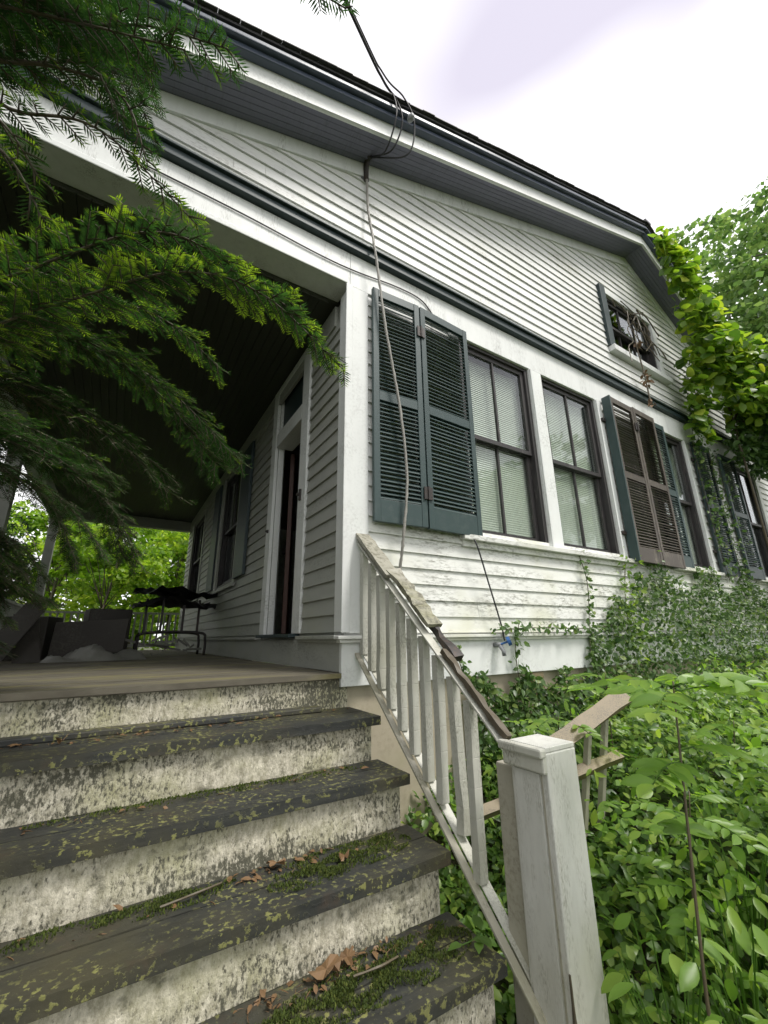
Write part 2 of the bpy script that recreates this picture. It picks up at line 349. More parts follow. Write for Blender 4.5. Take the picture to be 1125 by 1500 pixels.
# siding courses
SEG = [(.17, 1.05), (3.51, 4.51), (5.75, 7.15), (8.39, XR)]
def course(a0, a1, z, mat, axis='x', b0=None, b1=None):
    # a course of several butted boards
    cuts = [a0]; x = a0+U(.9, 3.6)
    while x < a1-.7: cuts.append(x); x += U(2.4, 4.2)
    cuts.append(a1)
    for i in range(len(cuts)-1):
        clapboard(cuts[i]+(.0012 if i else 0), cuts[i+1]-(.0012 if i < len(cuts)-2 else 0), z, mat, axis, b0 if i == 0 else None, b1 if i == len(cuts)-2 else None)
z = .235
while z < 2.95:
    if z < .93: course(.17, XR, z, M['siding_low'])
    else:
        for a, c in SEG: clapboard(a, c, z, M['siding'])
    z += EXPO
z = 3.45; RB = .16                                # rake board width
while z < ZA-RB-.08:
    zt = z+EXPO+.012
    f0 = lambda q: max(PW+.02, RID-(ZA-RB*.95-q)/SL); f1 = lambda q: min(XR, RID+(ZA-RB*.95-q)/SR)
    a0, a1, b0, b1 = f0(z), f1(z), f0(zt), f1(zt)
    if z+EXPO > 4.0 and z < 5.0:
        clapboard(a0, 3.99, z, M['siding'], b0=min(b0, 3.98))
        clapboard(5.52, max(a1, 5.54), z, M['siding'], b1=max(b1, 5.53))
    elif b1 > b0: course(a0, a1, z, M['siding'], b0=b0, b1=b1)
    z += EXPO
z = .245
while z < 2.74:
    segs = [(.10, .71), (1.81, 3.12), (4.53, 6.07), (7.73, YB)] if z > .88 else [(.10, .71), (1.81, YB)]
    for a, c in segs: clapboard(a, c, z, M['shaded_porch_white'], 'y')
    z += EXPO

# boards and mouldings on the front
def hb(name, mat, *boxes, bevel=.004):
    mb = MB()
    for bx in boxes: mb.box(*bx)
    return mb.build(name, mat, house, bevel=bevel)
hb('corner_board', M['white'], (.0, .168, -.026, .0, .236, 2.988), bevel=.003)
hb('corner_board', M['white'], (-.026, -.001, -.026, .10, .246, 2.94), bevel=.003)
hb('corner_bead', M['white'], (-.040, .022, -.040, -.0265, .24, 2.985), bevel=.006)
hb('skirt_board', M['white'], (-.03, XR, -.030, .003, -.08, .2))
hb('water_table', M['siding_low'], (-.075, XR, -.075, .0, .2, .222), (-.055, XR, -.055, .0, .178, .1995))
hb('skirt_board', M['shaded_porch_white'], (-.03, -.001, .004, YB, .002, .2))
hb('water_table', M['shaded_porch_white'], (-.07, -.0, .002, .70, .2, .226), (-.05, -.001, .002, .70, .18, .1995), (-.07, -.0, 1.82, YB, .2, .226))
hb('foundation', M['found'], (.02, XR, .02, .3, -1.6, -.081))
hb('foundation_pier', M['lichenwood'], (1.72, 1.86, -.02, .0195, -.26, -.082))
hb('frieze_board', M['frieze'], (.0005, XR, -.024, .0035, 2.99, 3.325), bevel=.003)
hb('porch_beam', M['frieze'], (PW-.1, -.0005, -.024, .20, 2.99, 3.325), bevel=.006)
hb('porch_beam_trim', M['white'], (PW-.1, -.03, -.04, -.0245, 2.985, 3.03), bevel=.006)
hb('belt_moulding', M['teal_dark'], (PW-.1, XR, -.075, .003, 3.33, 3.40), (PW-.1, XR, -.10, .003, 3.401, 3.425), (PW-.1, XR, -.055, .003, 3.426, 3.46), bevel=.006)
hb('frieze_board', M['shaded_porch_white'], (-.028, .003, .2005, YB, 2.74, 2.945))
# rake boards, soffit, fascia, moulding, roof (each side of the ridge)
for x0, x1 in ((PW-.35, RID), (RID, XR+.35)):
    def sl(name, mat, ya, yb, d0, d1, bevel=0, xs=None):
        a, c = xs or (x0, x1)
        MB().prism([(a, ya, zs(a)+d0), (c, ya, zs(c)+d0), (c, ya, zs(c)+d1), (a, ya, zs(a)+d1)], (0, yb-ya, 0)).build(name, mat, house, bevel=bevel)
    sl('rake_board', M['frieze'], -.034, .002, -RB, .0)
    n = 6
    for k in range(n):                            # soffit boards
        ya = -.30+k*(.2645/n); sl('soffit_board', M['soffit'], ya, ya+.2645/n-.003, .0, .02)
    sl('fascia_board', M['white'], -.325, -.301, -.012, .19, bevel=.003)
    sl('fascia_edge', M['white'], -.335, -.3255, -.012, .012)
    sl('rake_moulding', M['slate'], -.39, -.3255, .165, .215, bevel=.008)
    sl('rake_moulding', M['slate'], -.43, -.3255, .216, .262, bevel=.008)
    sl('rake_moulding', M['slate'], -.415, -.3255, .263, .285)
    sl('roof_deck', M['shingle'], -.435, YB+.3, .286, .31)
    sl('wall_top', M['siding'], .15, .2, -.3, .285)
    L_ = x1-x0; ns = int(L_/.145)
    for k in range(ns):                           # shingles along the rake
        a = x0+L_*k/ns; c = x0+L_*(k+1)/ns-.001; e = U(-.466, -.458); h = U(0, .004); u = U(0, .006)
        MB().prism([(a, e, zs(a)+.311+h), (c, e, zs(c)+.311+h+u), (c, e, zs(c)+.320+h+u), (a, e, zs(a)+.320+h)], (0, .35, 0)).build('shingle', M['shingle'], house)
hb('ridge_cap', M['shingle'], (RID-.08, RID+.08, -.47, YB+.3, ZA+.30, ZA+.345))

# windows
def fmap(axis, o):
    return (lambda u, d, z: (o+u, -d, z)) if axis == 'x' else (lambda u, d, z: (-d, o+u, z))
def mbox(mb, F, u0, u1, d0, d1, z0, z1):
    q = ((u0, d0), (u1, d0), (u1, d1), (u0, d1))
    if F(0, 1, 0)[1] != F(0, 0, 0)[1]: q = q[::-1]
    c = [F(u, d, z) for z in (z0, z1) for (u, d) in q]
    return mb.quadbox(c)
def window(axis, o, wd, z0, z1, blind=True, munt=1, sashmat='sash'):
    F = fmap(axis, o); mb = MB(); e = .001
    mbox(mb, F, e, .045, -.145, -.004, z0+e, z1-e); mbox(mb, F, wd-.045, wd-e, -.145, -.004, z0+e, z1-e)
    mbox(mb, F, .0455, wd-.0455, -.145, -.006, z1-.035, z1-e); mbox(mb, F, .0455, wd-.0455, -.145, -.002, z0+e, z0+.04)
    win = mb.build('window', M[sashmat], house)
    zm = z0+(z1-z0)*.495
    for nm, d, a, c in (('upper_sash', -.03, zm-.02, z1-.036), ('lower_sash', -.068, z0+.041, zm+.02)):
        s_ = MB(); t = .034; u0, u1 = .047, wd-.047
        mbox(s_, F, u0, u0+.045, d-t, d, a, c); mbox(s_, F, u1-.045, u1, d-t, d, a, c)
        mbox(s_, F, u0+.0455, u1-.0455, d-t, d, c-.045, c); mbox(s_, F, u0+.0455, u1-.0455, d-t, d, a, a+(.06 if nm[0] == 'l' else .04))
        lo = a+(.06 if nm[0] == 'l' else .04); hi = c-.045; ps = []
        for k in range(1, munt+1):
            um = u0+(u1-u0)*k/(munt+1); mbox(s_, F, um-.011, um+.011, d-t+.004, d-.003, lo+.0005, hi-.0005)
        so = s_.build(nm, M[sashmat], win)
        for k in range(munt+1):
            ua = u0+.0455 if k == 0 else u0+(u1-u0)*k/(munt+1)+.0115
            ub = u1-.0455 if k == munt else u0+(u1-u0)*(k+1)/(munt+1)-.0115
            mbox(MB(), F, ua, ub, d-.02, d-.017, lo, hi).build('pane', M['glass'], win)
    if blind:
        bl = MB(); zz = z0+.07
        while zz < z1-.08:
            c = [F(.06, -.116, zz-.012), F(wd-.06, -.116, zz-.012), F(wd-.06, -.126, zz+.012), F(.06, -.126, zz+.012)]
            up = V((0, .001, .0012)); bl.quadbox([V(p) for p in c]+[V(p)+up for p in c]); zz += .0225
        o_ = bl.build('venetian_blind', M['blind'], win); o_['kind'] = 'stuff'
    return win
W1 = window('x', 1.17, 1.01, 1.0, 2.99); W2 = window('x', 2.375, 1.015, 1.0, 2.99)
W3 = window('x', 4.63, 1.0, 1.0, 2.99); W4 = window('x', 7.27, 1.0, 1.0, 2.99, blind=False)
window('y', 3.25, 1.15, .94, 2.7, blind=False); window('y', 6.2, 1.4, .94, 2.7, blind=False)
window('x', 4.12, 1.30, 4.02, 5.0, blind=False, munt=2)
# pale lining behind the blinds of the first windows is the room itself
for a, c in ((1.05, 1.17), (2.18, 2.375), (3.39, 3.51), (4.51, 4.63), (5.63, 5.75), (7.15, 7.27), (8.27, 8.39)):
    hb('window_casing', M['white'], (a, c, -.026, .003, 1.0, 2.9885))
for a in (2.182, 3.392, 5.632): hb('casing_bead', M['white'], (a, a+.028, -.042, -.0265, 1.001, 2.985), bevel=.006)
hb('window_sill', M['siding_low'], (1.02, 3.58, -.085, .0, .955, .998), (1.04, 3.55, -.04, .0, .905, .9545))
hb('window_sill', M['siding_low'], (4.48, 5.80, -.085, .0, .955, .998)); hb('window_sill', M['siding_low'], (7.1, 8.45, -.085, .0, .955, .998))
hb('window_casing', M['white'], (5.42, 5.53, -.04, .003, 3.96, 5.06)); hb('window_casing', M['white'], (4.02, 5.42, -.035, .003, 5.001, 5.07))
hb('window_sill', M['white'], (4.0, 5.60, -.10, .0, 3.93, 4.015)); hb('window_casing', M['teal_dark'], (3.985, 4.119, -.06, .003, 4.016, 5.075))
for y0, y1 in ((3.12, 3.25), (4.4, 4.53), (6.07, 6.2), (7.6, 7.73)): hb('window_casing', M['shaded_porch_white'], (-.035, -.001, y0, y1, .9, 2.738))
for y0, y1 in ((3.06, 4.6), (6.0, 7.8)): hb('window_sill', M['shaded_porch_white'], (-.07, -.0355, y0, y1, .86, .90))

# shutters
def shutter(p0, p1, z0, z1, mat, lmat, tilt=.92, name='shutter', mid=.5):
    p0, p1 = V((*p0, 0)), V((*p1, 0)); d = (p1-p0); wd = d.length; d.normalize(); nrm = V((d.y, -d.x, 0))
    if nrm.y > 0: nrm = -nrm
    T = .034
    def bx(mb, u0, u1, a, c, t0=0, t1=T):
        q = [p0+d*u+nrm*t+V((0, 0, z)) for z in (a, c) for (u, t) in ((u0, t0), (u1, t0), (u1, t1), (u0, t1))]; mb.quadbox(q)
    mb = MB(); st = .052; zm = z0+(z1-z0)*mid
    bx(mb, 0, st, z0, z1); bx(mb, wd-st, wd, z0, z1)
    rails = [(z0, z0+.17), (zm-.04, zm+.04), (z1-.075, z1)]
    for a, c in rails: bx(mb, st+.0003, wd-st-.0003, a, c, .002, T-.002)
    sh = mb.build(name, mat, house, bevel=.003)
    lv = MB()
    for a, c in ((rails[0][1], rails[1][0]), (rails[1][1], rails[2][0])):
        n = int((c-a)/.034)
        for k in range(n):
            zz = a+(k+.5)*(c-a)/n; j = U(-.003, .003); tl = tilt+U(-.06, .06)
            hv = nrm*(.022*math.cos(tl))+V((0, 0, -.022*math.sin(tl))); th = nrm*(.003*math.sin(tl))+V((0, 0, .003*math.cos(tl)))
            A = p0+d*(st)+nrm*(T/2)+V((0, 0, zz+j)); B = p0+d*(wd-st)+nrm*(T/2)+V((0, 0, zz+j+U(-.002, .002)))
            lv.quadbox([A-hv-th, B-hv-th, B+hv-th, A+hv-th, A-hv+th, B-hv+th, B+hv+th, A+hv+th])
    lv.build('louvers', lmat, sh, kind='stuff')
    return sh
def hinge(x, y, z, parent):
    mb = MB(); mb.box(x-.04, x-.006, y-.008, y, z-.05, z+.05); mb.box(x+.006, x+.04, y-.008, y, z-.05, z+.05); mb.tube([(x, y-.012, z-.055), (x, y-.012, z+.055)], .008, 6)
    mb.build('hinge', M['iron'], parent)
s1 = shutter((.185, -.05), (.640, -.075), .99, 3.02, M['teal'], M['teal']); s2 = shutter((.650, -.075), (1.225, -.045), .985, 3.02, M['teal'], M['teal'])
hinge(.645, -.112, 2.74, s2); hinge(.645, -.112, 1.26, s2)
s3 = shutter((3.53, -.10), (4.075, -.085), .97, 3.03, M['brownshut'], M['brownshut'], .8); s4 = shutter((4.085, -.085), (4.655, -.065), .97, 3.05, M['brownshut'], M['brownshut'], .75)
hb('shutter_edge', M['teal'], (3.505, 3.529, -.145, -.04, .97, 3.03))
s5 = shutter((4.44, -.032), (4.985, -.03), .97, 3.03, M['teal'], M['teal'])
hinge(4.08, -.125, 2.75, s4)
s6 = shutter((5.80, -.04), (6.33, -.055), .98, 3.0, M['teal_dark'], M['teal_dark'])
s7 = shutter((6.70, -.05), (7.25, -.06), .98, 3.0, M['teal'], M['teal'])
for (x, z) in ((3.47, 2.72), (3.47, 1.3), (5.77, 2.7), (5.77, 1.3)):
    MB().box(x-.03, x+.05, -.055, -.027, z-.02, z+.02).build('shutter_hook', M['iron'], house)
for y0 in (2.62, 4.56):                            # folded shutters on the porch wall
    hb('porch_shutter', M['teal_dark'], (-.06, -.022, y0, y0+.48, .95, 2.7))

# door in the porch wall
for y0, y1 in ((.72, .888), (1.662, 1.81)): hb('door_casing', M['white'], (-.034, -.001, y0, y1, .245, 2.94))
hb('door_jamb', M['white'], (.0, .149, .889, .905, .245, 2.86)); hb('door_jamb', M['white'], (.0, .06, 1.645, 1.659, .245, 2.86))
hb('door_head', M['white'], (-.03, .149, .906, 1.644, 2.20, 2.36)); hb('door_head', M['white'], (-.034, .149, .889, 1.661, 2.861, 2.94))
hb('transom', M['teal_dark'], (.03, .05, .906, 1.644, 2.361, 2.86)); 
hb('door_sill', M['teal_dark'], (-.09, .149, .80, 1.72, .216, .244))
dr = MB(); dr.bar((.17, 1.675, 1.22), (.44, 2.38, 1.22), (.042, -.016, 0), (0, 0, 1.93)); door = dr.build('door', M['darkwood'], house, bevel=.004)
MB().tube([(.40, 2.31, 1.2), (.36, 2.325, 1.2), (.33, 2.335, 1.2)], [.012, .03, .022], 8).build('door_knob', M['iron'], door)
b = MB(); b.box(-.05, -.0345, .80, .83, 1.36, 1.46); b.tube([(-.055, .815, 1.41), (-.075, .815, 1.41)], .012, 6); b.build('latch_plate', M['iron'], house)
b = MB(); b.tube([(-.034, 1.73, 1.28), (-.06, 1.73, 1.28)], [.02, .012], 8); b.build('door_bell', M['iron'], house)

# porch floor, ceiling, far beam, posts, far railing
fl = MB(); fl.box(PW, -.031, 0, .084, -.028, 0); fm = fl.mesh('floorboard', M['floor'])
k = 0; y = -.035
while y < YB-.1:
    o = link('floorboard', fm, house, (0, y, U(-.002, .001))); y += .088
cm = MB().box(PW, -.03, 0, 0, 2.952, 2.97).mesh('x', M['ceil']); bpy.data.meshes.remove(cm)
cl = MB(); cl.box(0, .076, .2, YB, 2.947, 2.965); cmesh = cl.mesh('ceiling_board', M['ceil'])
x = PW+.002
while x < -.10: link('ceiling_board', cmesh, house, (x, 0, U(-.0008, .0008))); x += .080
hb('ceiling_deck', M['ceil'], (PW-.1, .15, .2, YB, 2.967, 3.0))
hb('porch_deck', M['found'], (PW, -.002, .012, YB, -.2, -.03))
hb('far_beam', M['shaded_porch_white'], (PW-.1, -.03, YB-.17, YB, 2.72, 2.944)); hb('side_beam', M['white'], (PW-.1, PW+.1, .201, YB-.171, 2.72, 2.944))
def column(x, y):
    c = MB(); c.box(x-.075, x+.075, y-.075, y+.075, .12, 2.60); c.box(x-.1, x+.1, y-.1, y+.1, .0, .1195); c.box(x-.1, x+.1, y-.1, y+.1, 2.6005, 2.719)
    c.build('porch_column', M['shaded_porch_white'], house, bevel=.006)
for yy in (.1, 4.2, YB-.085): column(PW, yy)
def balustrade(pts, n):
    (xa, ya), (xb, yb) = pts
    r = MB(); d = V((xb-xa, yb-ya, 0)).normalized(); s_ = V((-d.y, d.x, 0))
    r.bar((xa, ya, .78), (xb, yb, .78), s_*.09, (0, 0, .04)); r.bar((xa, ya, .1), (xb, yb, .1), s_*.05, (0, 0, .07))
    ro = r.build('porch_railing', M['shaded_porch_white'], house)
    bm_ = MB().box(-.018, .018, -.018, .018, .1355, .7595).mesh('baluster', M['shaded_porch_white'])
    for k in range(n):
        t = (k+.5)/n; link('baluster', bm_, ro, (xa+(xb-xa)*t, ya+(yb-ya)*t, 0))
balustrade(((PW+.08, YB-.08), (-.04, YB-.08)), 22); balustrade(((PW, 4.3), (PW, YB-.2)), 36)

# ------------------------------------------------------------------ porch steps
steps = thing('porch_steps', 'mossy dark-treaded steps with mould-speckled white risers up to porch', 'steps', (-1.2, -.7, -1.27))
TR = [(-.1975, -.375), (-.4125, -.642), (-.63, -.915), (-.842, -1.1875), (-1.055, -1.458)]; XE = .04; XLs = -3.0
def stair_riser(yf, z0, z1, xr):
    mb = MB(); n = 60; ys = [yf+U(-.003, .003) for _ in range(n+1)]
    for k in range(n):
        a = XLs+(xr-XLs)*k/n; c = XLs+(xr-XLs)*(k+1)/n
        mb.v += [(a, ys[k], z0), (c, ys[k+1], z0), (c, ys[k+1], z1), (a, ys[k], z1)]; q = len(mb.v); mb.f.append((q-4, q-3, q-2, q-1)); mb.mi.append(0)
    mb.box(XLs, xr-.001, yf+.006, yf+.31, z0, z1)
    mb.build('riser', M['stucco'], steps)
stair_riser(-.002, -.197, -.036, .028)
for k, (zt, yf) in enumerate(TR):
    yb = -.004 if k == 0 else TR[k-1][1]+.036
    zb = TR[k+1][0] if k < 4 else -1.4
    mid = (yf+yb)/2+.01
    for a, c in ((yf, mid-.003), (mid+.003, yb)):
        mb = MB(); n = 14; pts = []
        for i in range(n+1):
            x = XLs+(XE+U(-.004, .004) - XLs)*i/n if i == n else XLs+(XE-XLs)*i/n; pts.append((x, U(-.0025, .0025), U(-.002, .002)))
        for i in range(n):
            p, q = pts[i], pts[i+1]; fa = 1 if a == yf else .2
            mb.quadbox([(p[0], a+p[1]*fa, zt-.044), (q[0], a+q[1]*fa, zt-.044), (q[0], c, zt-.044), (p[0], c, zt-.044), (p[0], a+p[1]*fa, zt+p[2]), (q[0], a+q[1]*fa, zt+q[2]), (q[0], c, zt+q[2]), (p[0], c, zt+p[2])])
        mb.build('tread_board', M['tread'], steps)
    stair_riser(yf+.035, zb-.0 if k < 4 else -1.4, zt-.0445, .0)
mb = MB(); mb.bar((XLs, -.045, -.183), (-.17, -.045, -.183), (0, .075, 0), (0, 0, .028)); mb.build('tread_strip', M['tread'], steps, bevel=.006)

# moss tufts, litter and dry leaves lying on the treads
def on_tread(k, n, xa, xb, fa, fb):
    zt, yf = TR[k]; yb = -.03 if k == 0 else TR[k-1][1]+.03
    x = rng.uniform(xa, xb, n); t = rng.uniform(fa, fb, n); return np.stack([x, yf+(yb-yf)*t, np.full(n, zt)], 1)
mp_ = []
for k, xc, tc_, sx, st, n in [(3, -.30, .55, .30, .34, 9000), (3, -.62, .5, .26, .26, 6000), (2, -.33, .62, .28, .3, 5500), (2, -.50, .45, .16, .2, 2200), (2, -.95, .8, .2, .16, 2200), (2, -1.3, .85, .4, .1, 1800), (1, -.9, .85, .5, .1, 1800), (3, -.05, .75, .05, .14, 700), (1, -.4, .75, .3, .12, 900), (2, -.12, .8, .08, .1, 500), (4, -.4, .4, .3, .2, 1500)]:
    zt, yf = TR[k]; yb = -.03 if k == 0 else TR[k-1][1]+.03
    a = rng.normal(size=(n, 2)); a = a/np.maximum(1, np.linalg.norm(a, axis=1, keepdims=True)/1.5)
    t = np.clip(tc_+a[:, 1]*st*.7, .03, .99); xx = np.minimum(xc+a[:, 0]*sx*.7, .02)
    clump = .5+.25*np.sin(xx*37+2.1*np.sin(t*9+k))+.25*np.sin(t*23+1.7*np.sin(xx*21)); clump = clump*np.exp(-(a**2).sum(1)*.35)*1.25
    keep = rng.random(n) < (clump-.16)*2.2
    mp_.append(np.stack([xx, yf+(yb-yf)*t, zt+.010*clump*np.exp(-(a**2).sum(1)*.6)], 1)[keep])
mp_ = np.concatenate(mp_); n = len(mp_)
leaves('moss', mp_, rdir(n)*.6+np.array([0, 0, 1.]), rdir(n), rng.uniform(.005, .014, n), .55, rng.beta(2, 2.5, n), M['moss'], None, 'stuff', DIA, DIAF)['label'] = 'green moss cushions growing on the lower step treads'
bpy.data.objects['moss']['category'] = 'moss'
lp = np.concatenate([on_tread(k, 60, -2.6, .0, .55, .97) for k in range(5)]+[on_tread(2, 60, -.75, -.4, .75, .98), on_tread(3, 90, -.8, -.25, .7, .97), on_tread(0, 120, -2.2, -.6, .55, .8)]); n = len(lp); lp[:, 2] += .006
al = rdir(n); al[:, 2] *= .25
lo = leaves('leaf_litter', lp, al, np.array([0, 0, 1.])+rdir(n)*.5, rng.uniform(.012, .045, n), rng.choice([.12, .7], n), rng.random(n), M['dryleaf'], None, 'stuff')
tag(lo, 'brown leaf crumbs and straw lying along the backs of the treads', 'litter')
def dry_leaf(x, k, t, s, label, rot):
    zt, yf = TR[k]; yb = TR[k-1][1]+.03; mb = MB(); n = 18; c = V((x, yf+(yb-yf)*t, zt+.022)); mb.v.append(tuple(c))
    for i in range(n):
        th = 2*math.pi*i/n; r = s*(.62+.28*abs(math.sin(th*2.5+.4)))*(1.35 if abs(math.cos(th)) > .8 else 1); a = th+rot
        mb.v.append((c.x+r*math.cos(a), c.y+r*math.sin(a)*.7, c.z+U(-.012, .02)))
    for i in range(n): mb.f.append((0, 1+i, 1+(i+1) % n)); mb.mi.append(0)
    o = mb.build('dry_leaf', M['dryleaf']); so = o.modifiers.new('thick', 'SOLIDIFY'); so.thickness = .0012
    tag(o, label, 'leaf', 'dry leaves on the steps')
dry_leaf(-.51, 3, .86, .055, 'large curled tan dry leaf at back of the mossy bottom tread', .3)
dry_leaf(-.43, 3, .9, .035, 'smaller brown dry leaf touching the riser beside the large curled one', 1.3)
dry_leaf(-.36, 2, .55, .025, 'small pinkish dry leaf in moss on the middle tread', .8)
dry_leaf(-.60, 2, .86, .04, 'dark brown dry leaf flat at the back of the middle tread', 2.)
def twig(pts, label):
    o = MB().tube(spline(pts, 5), .004, 5, .25).build('twig', M['stem']); tag(o, label, 'twig', 'twigs on the steps')
twig([(-1.0, -.70, -.618), (-.88, -.69, -.612), (-.80, -.66, -.618)], 'thin bent twig on moss of the middle tread')
twig([(-.45, -1.0, -.822), (-.36, -1.02, -.815), (-.28, -1.0, -.825)], 'short straight twig beside curled leaf on the bottom tread')

# ------------------------------------------------------------------ stair railing with newel post
rail = thing('stair_railing', 'rotting white stair railing with mossy broken handrail and square post', 'railing', (.15, -.6, -1.0))
XRl = .10
def rz(y): return .865+(y+.0)*.872                 # handrail underside line
tr_ = MB()
tr_.bar((XRl, -.012, rz(-.012)-.01), (XRl, -1.2, rz(-1.2)-.01), (.05, 0, 0), (0, .055, .063)); tr_.build('handrail', M['rail'], rail, bevel=.003)
sl_ = V((0, -1, -.872)).normalized(); up = V((0, -.657, .754)); up = V((0, sl_.z, -sl_.y)); up = up if up.z > 0 else -up
def slope_strip(y0, y1, x0, x1, h0, h1, n, jag, mat, name, jz=.004):
    mb = MB(); prev = None
    for i in range(n+1):
        y = y0+(y1-y0)*i/n; c = V((0, y, rz(y)+.03)); j = jag*i/n
        a = V((x0+U(-jag, jag)*.5, 0, 0)); bb = V((x1+U(-jag, jag), 0, 0)); hz = U(-jz, jz)
        cur = [c+a+up*h0, c+bb+up*h0, c+bb+up*(h1+hz), c+a+up*(h1+U(-jz, jz))]
        if prev: mb.quadbox([prev[0], cur[0], cur[1], prev[1], prev[3], cur[3], cur[2], prev[2]])
        prev = cur
    return mb.build(name, mat, rail)
slope_strip(-.012, -.40, XRl-.035, XRl+.075, .0, .022, 10, .004, M['moss_rail'], 'rail_cap')
slope_strip(-.36, -.74, XRl-.005, XRl+.085, .008, .034, 12, .016, M['moss_rail'], 'rail_cap', .01)
slope_strip(-.66, -.90, XRl+.035, XRl+.075, -.02, .012, 9, .014, M['iron'], 'rotten_splinter', .008)
slope_strip(-.86, -1.22, XRl-.012, XRl+.02, -.012, .010, 10, .012, M['bark'], 'rotten_splinter', .008)
b = MB(); b.bar((XRl-.02, .0, .135), (XRl-.02, -1.30, .135-1.30*.872+.02), (.035, 0, 0), (0, .058, .066)); b.build('bottom_rail', M['lowrail'], rail, bevel=.003)
b = MB(); b.bar((XRl+.022, -.02, .150), (XRl+.022, -1.25, .150-1.23*.872), (.045, 0, 0), (0, .02, .023)); b.build('bottom_rail_ledge', M['rail'], rail)
for k in range(10):
    y = -.068-.1045*k; zt = rz(y)-.045; zb = .165+y*.872+(0.0 if k not in (7, 8) else .03)
    mb = MB(); x0, x1 = XRl-.012, XRl+.030; hw = .021
    nseg = 6; prev = None
    for i in range(nseg+1):
        t = i/nseg; z = zb+(zt-zb)*t; e = (.006 if k in (2, 3, 7, 8) and i < 2 else .0008); sk = (1-t)*.02*(k == 8)
        cur = [V((x0+U(-e, e)+sk, y-hw+U(-e, e), z)), V((x1+U(-e, e)+sk, y-hw+U(-e, e), z)), V((x1+U(-e, e)+sk, y+hw, z)), V((x0+U(-e, e)+sk, y+hw, z))]
        if prev: mb.quadbox(prev+cur)
        prev = cur
    mb.build('baluster', M['rail'], rail, bevel=.002)
# newel post: hollow boxed post
px0, px1, py0, py1, pz = .10, .268, -1.392, -1.226, -.19
b = MB(); b.prism([(px0, py0, -1.35), (px1, py0, -1.35), (px1, py1, -1.35), (px0, py1, -1.35)], (0, 0, 1.35+pz)); post = b.build('newel_post', M['post'], rail, bevel=.005)
b = MB(); b.box(px0-.022, px0-.0005, py0-.004, py1+.02, -.255, -.185); b.box(px0-.034, px0-.0005, py0-.006, py1+.03, -.205, -.172); b.build('cap_moulding', M['rail'], post, bevel=.008)
MB().box(px0+.001, px1-.002, py0+.001, py1, pz+.0005, pz+.018).build('post_top', M['post'], post, bevel=.003)
MB().box(px0-.0025, px0-.0003, py0+.024, py0+.031, -.95, -.262).build('open_seam', M['lowrail'], post)
slp = MB(); prev = None
for i in range(15):
    z = -1.32+.52*i/14; w_ = (.022+U(-.007, .007))*(1-i/15); cur = [V((px0-.003, py0-.003, z)), V((px0+w_, py0-.003, z)), V((px0+w_*.8, py0+.004, z)), V((px0-.003, py0+w_, z))]
    if prev: slp.quadbox(prev+cur)
    prev = cur
slp.build('rotten_corner', M['bark'], post)
MB().box(px0-.006, px0-.0005, py0+.036, py1-.02, -1.3, -.26).build('post_panel', M['post'], post)
MB().box(XRl+.02, XRl+.07, py1+.012, py1+.10, -1.3, -.27).build('inner_post', M['lowrail'], rail, bevel=.006)

# fallen railing panel behind the post
fr = thing('fallen_railing', 'lichened section of old railing leaning in the creeper behind the post', 'railing', (.7, -1.0, -.9))
FA, FB, FC, FD = V((.44, -.94, -.40)), V((1.24, -1.05, -.12)), V((.24, -.82, -.58)), V((1.20, -.98, -.43))
fd = (FB-FA).normalized(); fu = (FA-FC); fu = (fu-fd*fu.dot(fd)).normalized(); fw = fd.cross(fu)
def rough_bar(a, b, w_, h_, n, mat, name, j=.004):
    mb = MB(); prev = None
    for i in range(n+1):
        c = a.lerp(b, i/n); cur = [c+fw*(sx*w_/2+U(-j, j))+fu*(sy*h_/2+U(-j, j)) for sx, sy in ((-1, -1), (1, -1), (1, 1), (-1, 1))]
        if prev: mb.quadbox([prev[0], cur[0], cur[1], prev[1], prev[3], cur[3], cur[2], prev[2]])
        prev = cur
    return mb.build(name, mat, fr)
rough_bar(FA, FB, .085, .03, 7, M['lichenwood'], 'handrail'); rough_bar(FA-fu*.03, FB-fu*.03-fd*.02, .05, .028, 7, M['lichenwood'], 'handrail_under')
rough_bar(FC, FD, .045, .05, 7, M['lichenwood'], 'bottom_rail')
for k in range(4):
    u = .30+.17*k; a = FA.lerp(FB, u)-fu*.045; e = V((a.x+U(-.02, .10), a.y+.10+U(-.03, .03), a.z-.52-U(0, .12)))
    MB().bar(a, e, fd*.028, fw*.028).build('baluster', M['lowrail'], fr)

# ------------------------------------------------------------------ cables, tap
def cable(name, pts, r, mat, label, cat, wob=0., n=6, per=8):
    o = MB().tube(spline(pts, per), r, n, wob).build(name, M[mat], None, True); return tag(o, label, cat)
cable('hanging_cable', [(.14, -.05, 4.40), (.15, -.06, 3.9), (.17, -.12, 3.46), (.20, -.13, 3.2), (.27, -.135, 2.6), (.385, -.14, 1.9), (.43, -.14, 1.35), (.40, -.12, .9), (.395, -.06, .62)], .011, 'cable', 'rough grey service cable hanging down across the first shutter', 'cable', .3, 7, 14)
wh = thing('cable_entrance', 'dark cable entrance cap on siding just below the soffit', 'cable entrance', (.14, -.02, 4.3))
MB().tube([(.14, -.045, 4.25), (.14, -.045, 4.44), (.14, -.075, 4.50), (.14, -.12, 4.47)], [.022, .026, .034, .026], 8).build('hood', M['iron'], wh, True)
MB().box(.10, .18, -.03, -.0245, 4.28, 4.32).build('strap', M['metal'], wh)
sw = thing('service_wires', 'three overhead service wires looping from the roof edge up to the sky', 'wires', (.2, -.45, 4.9))
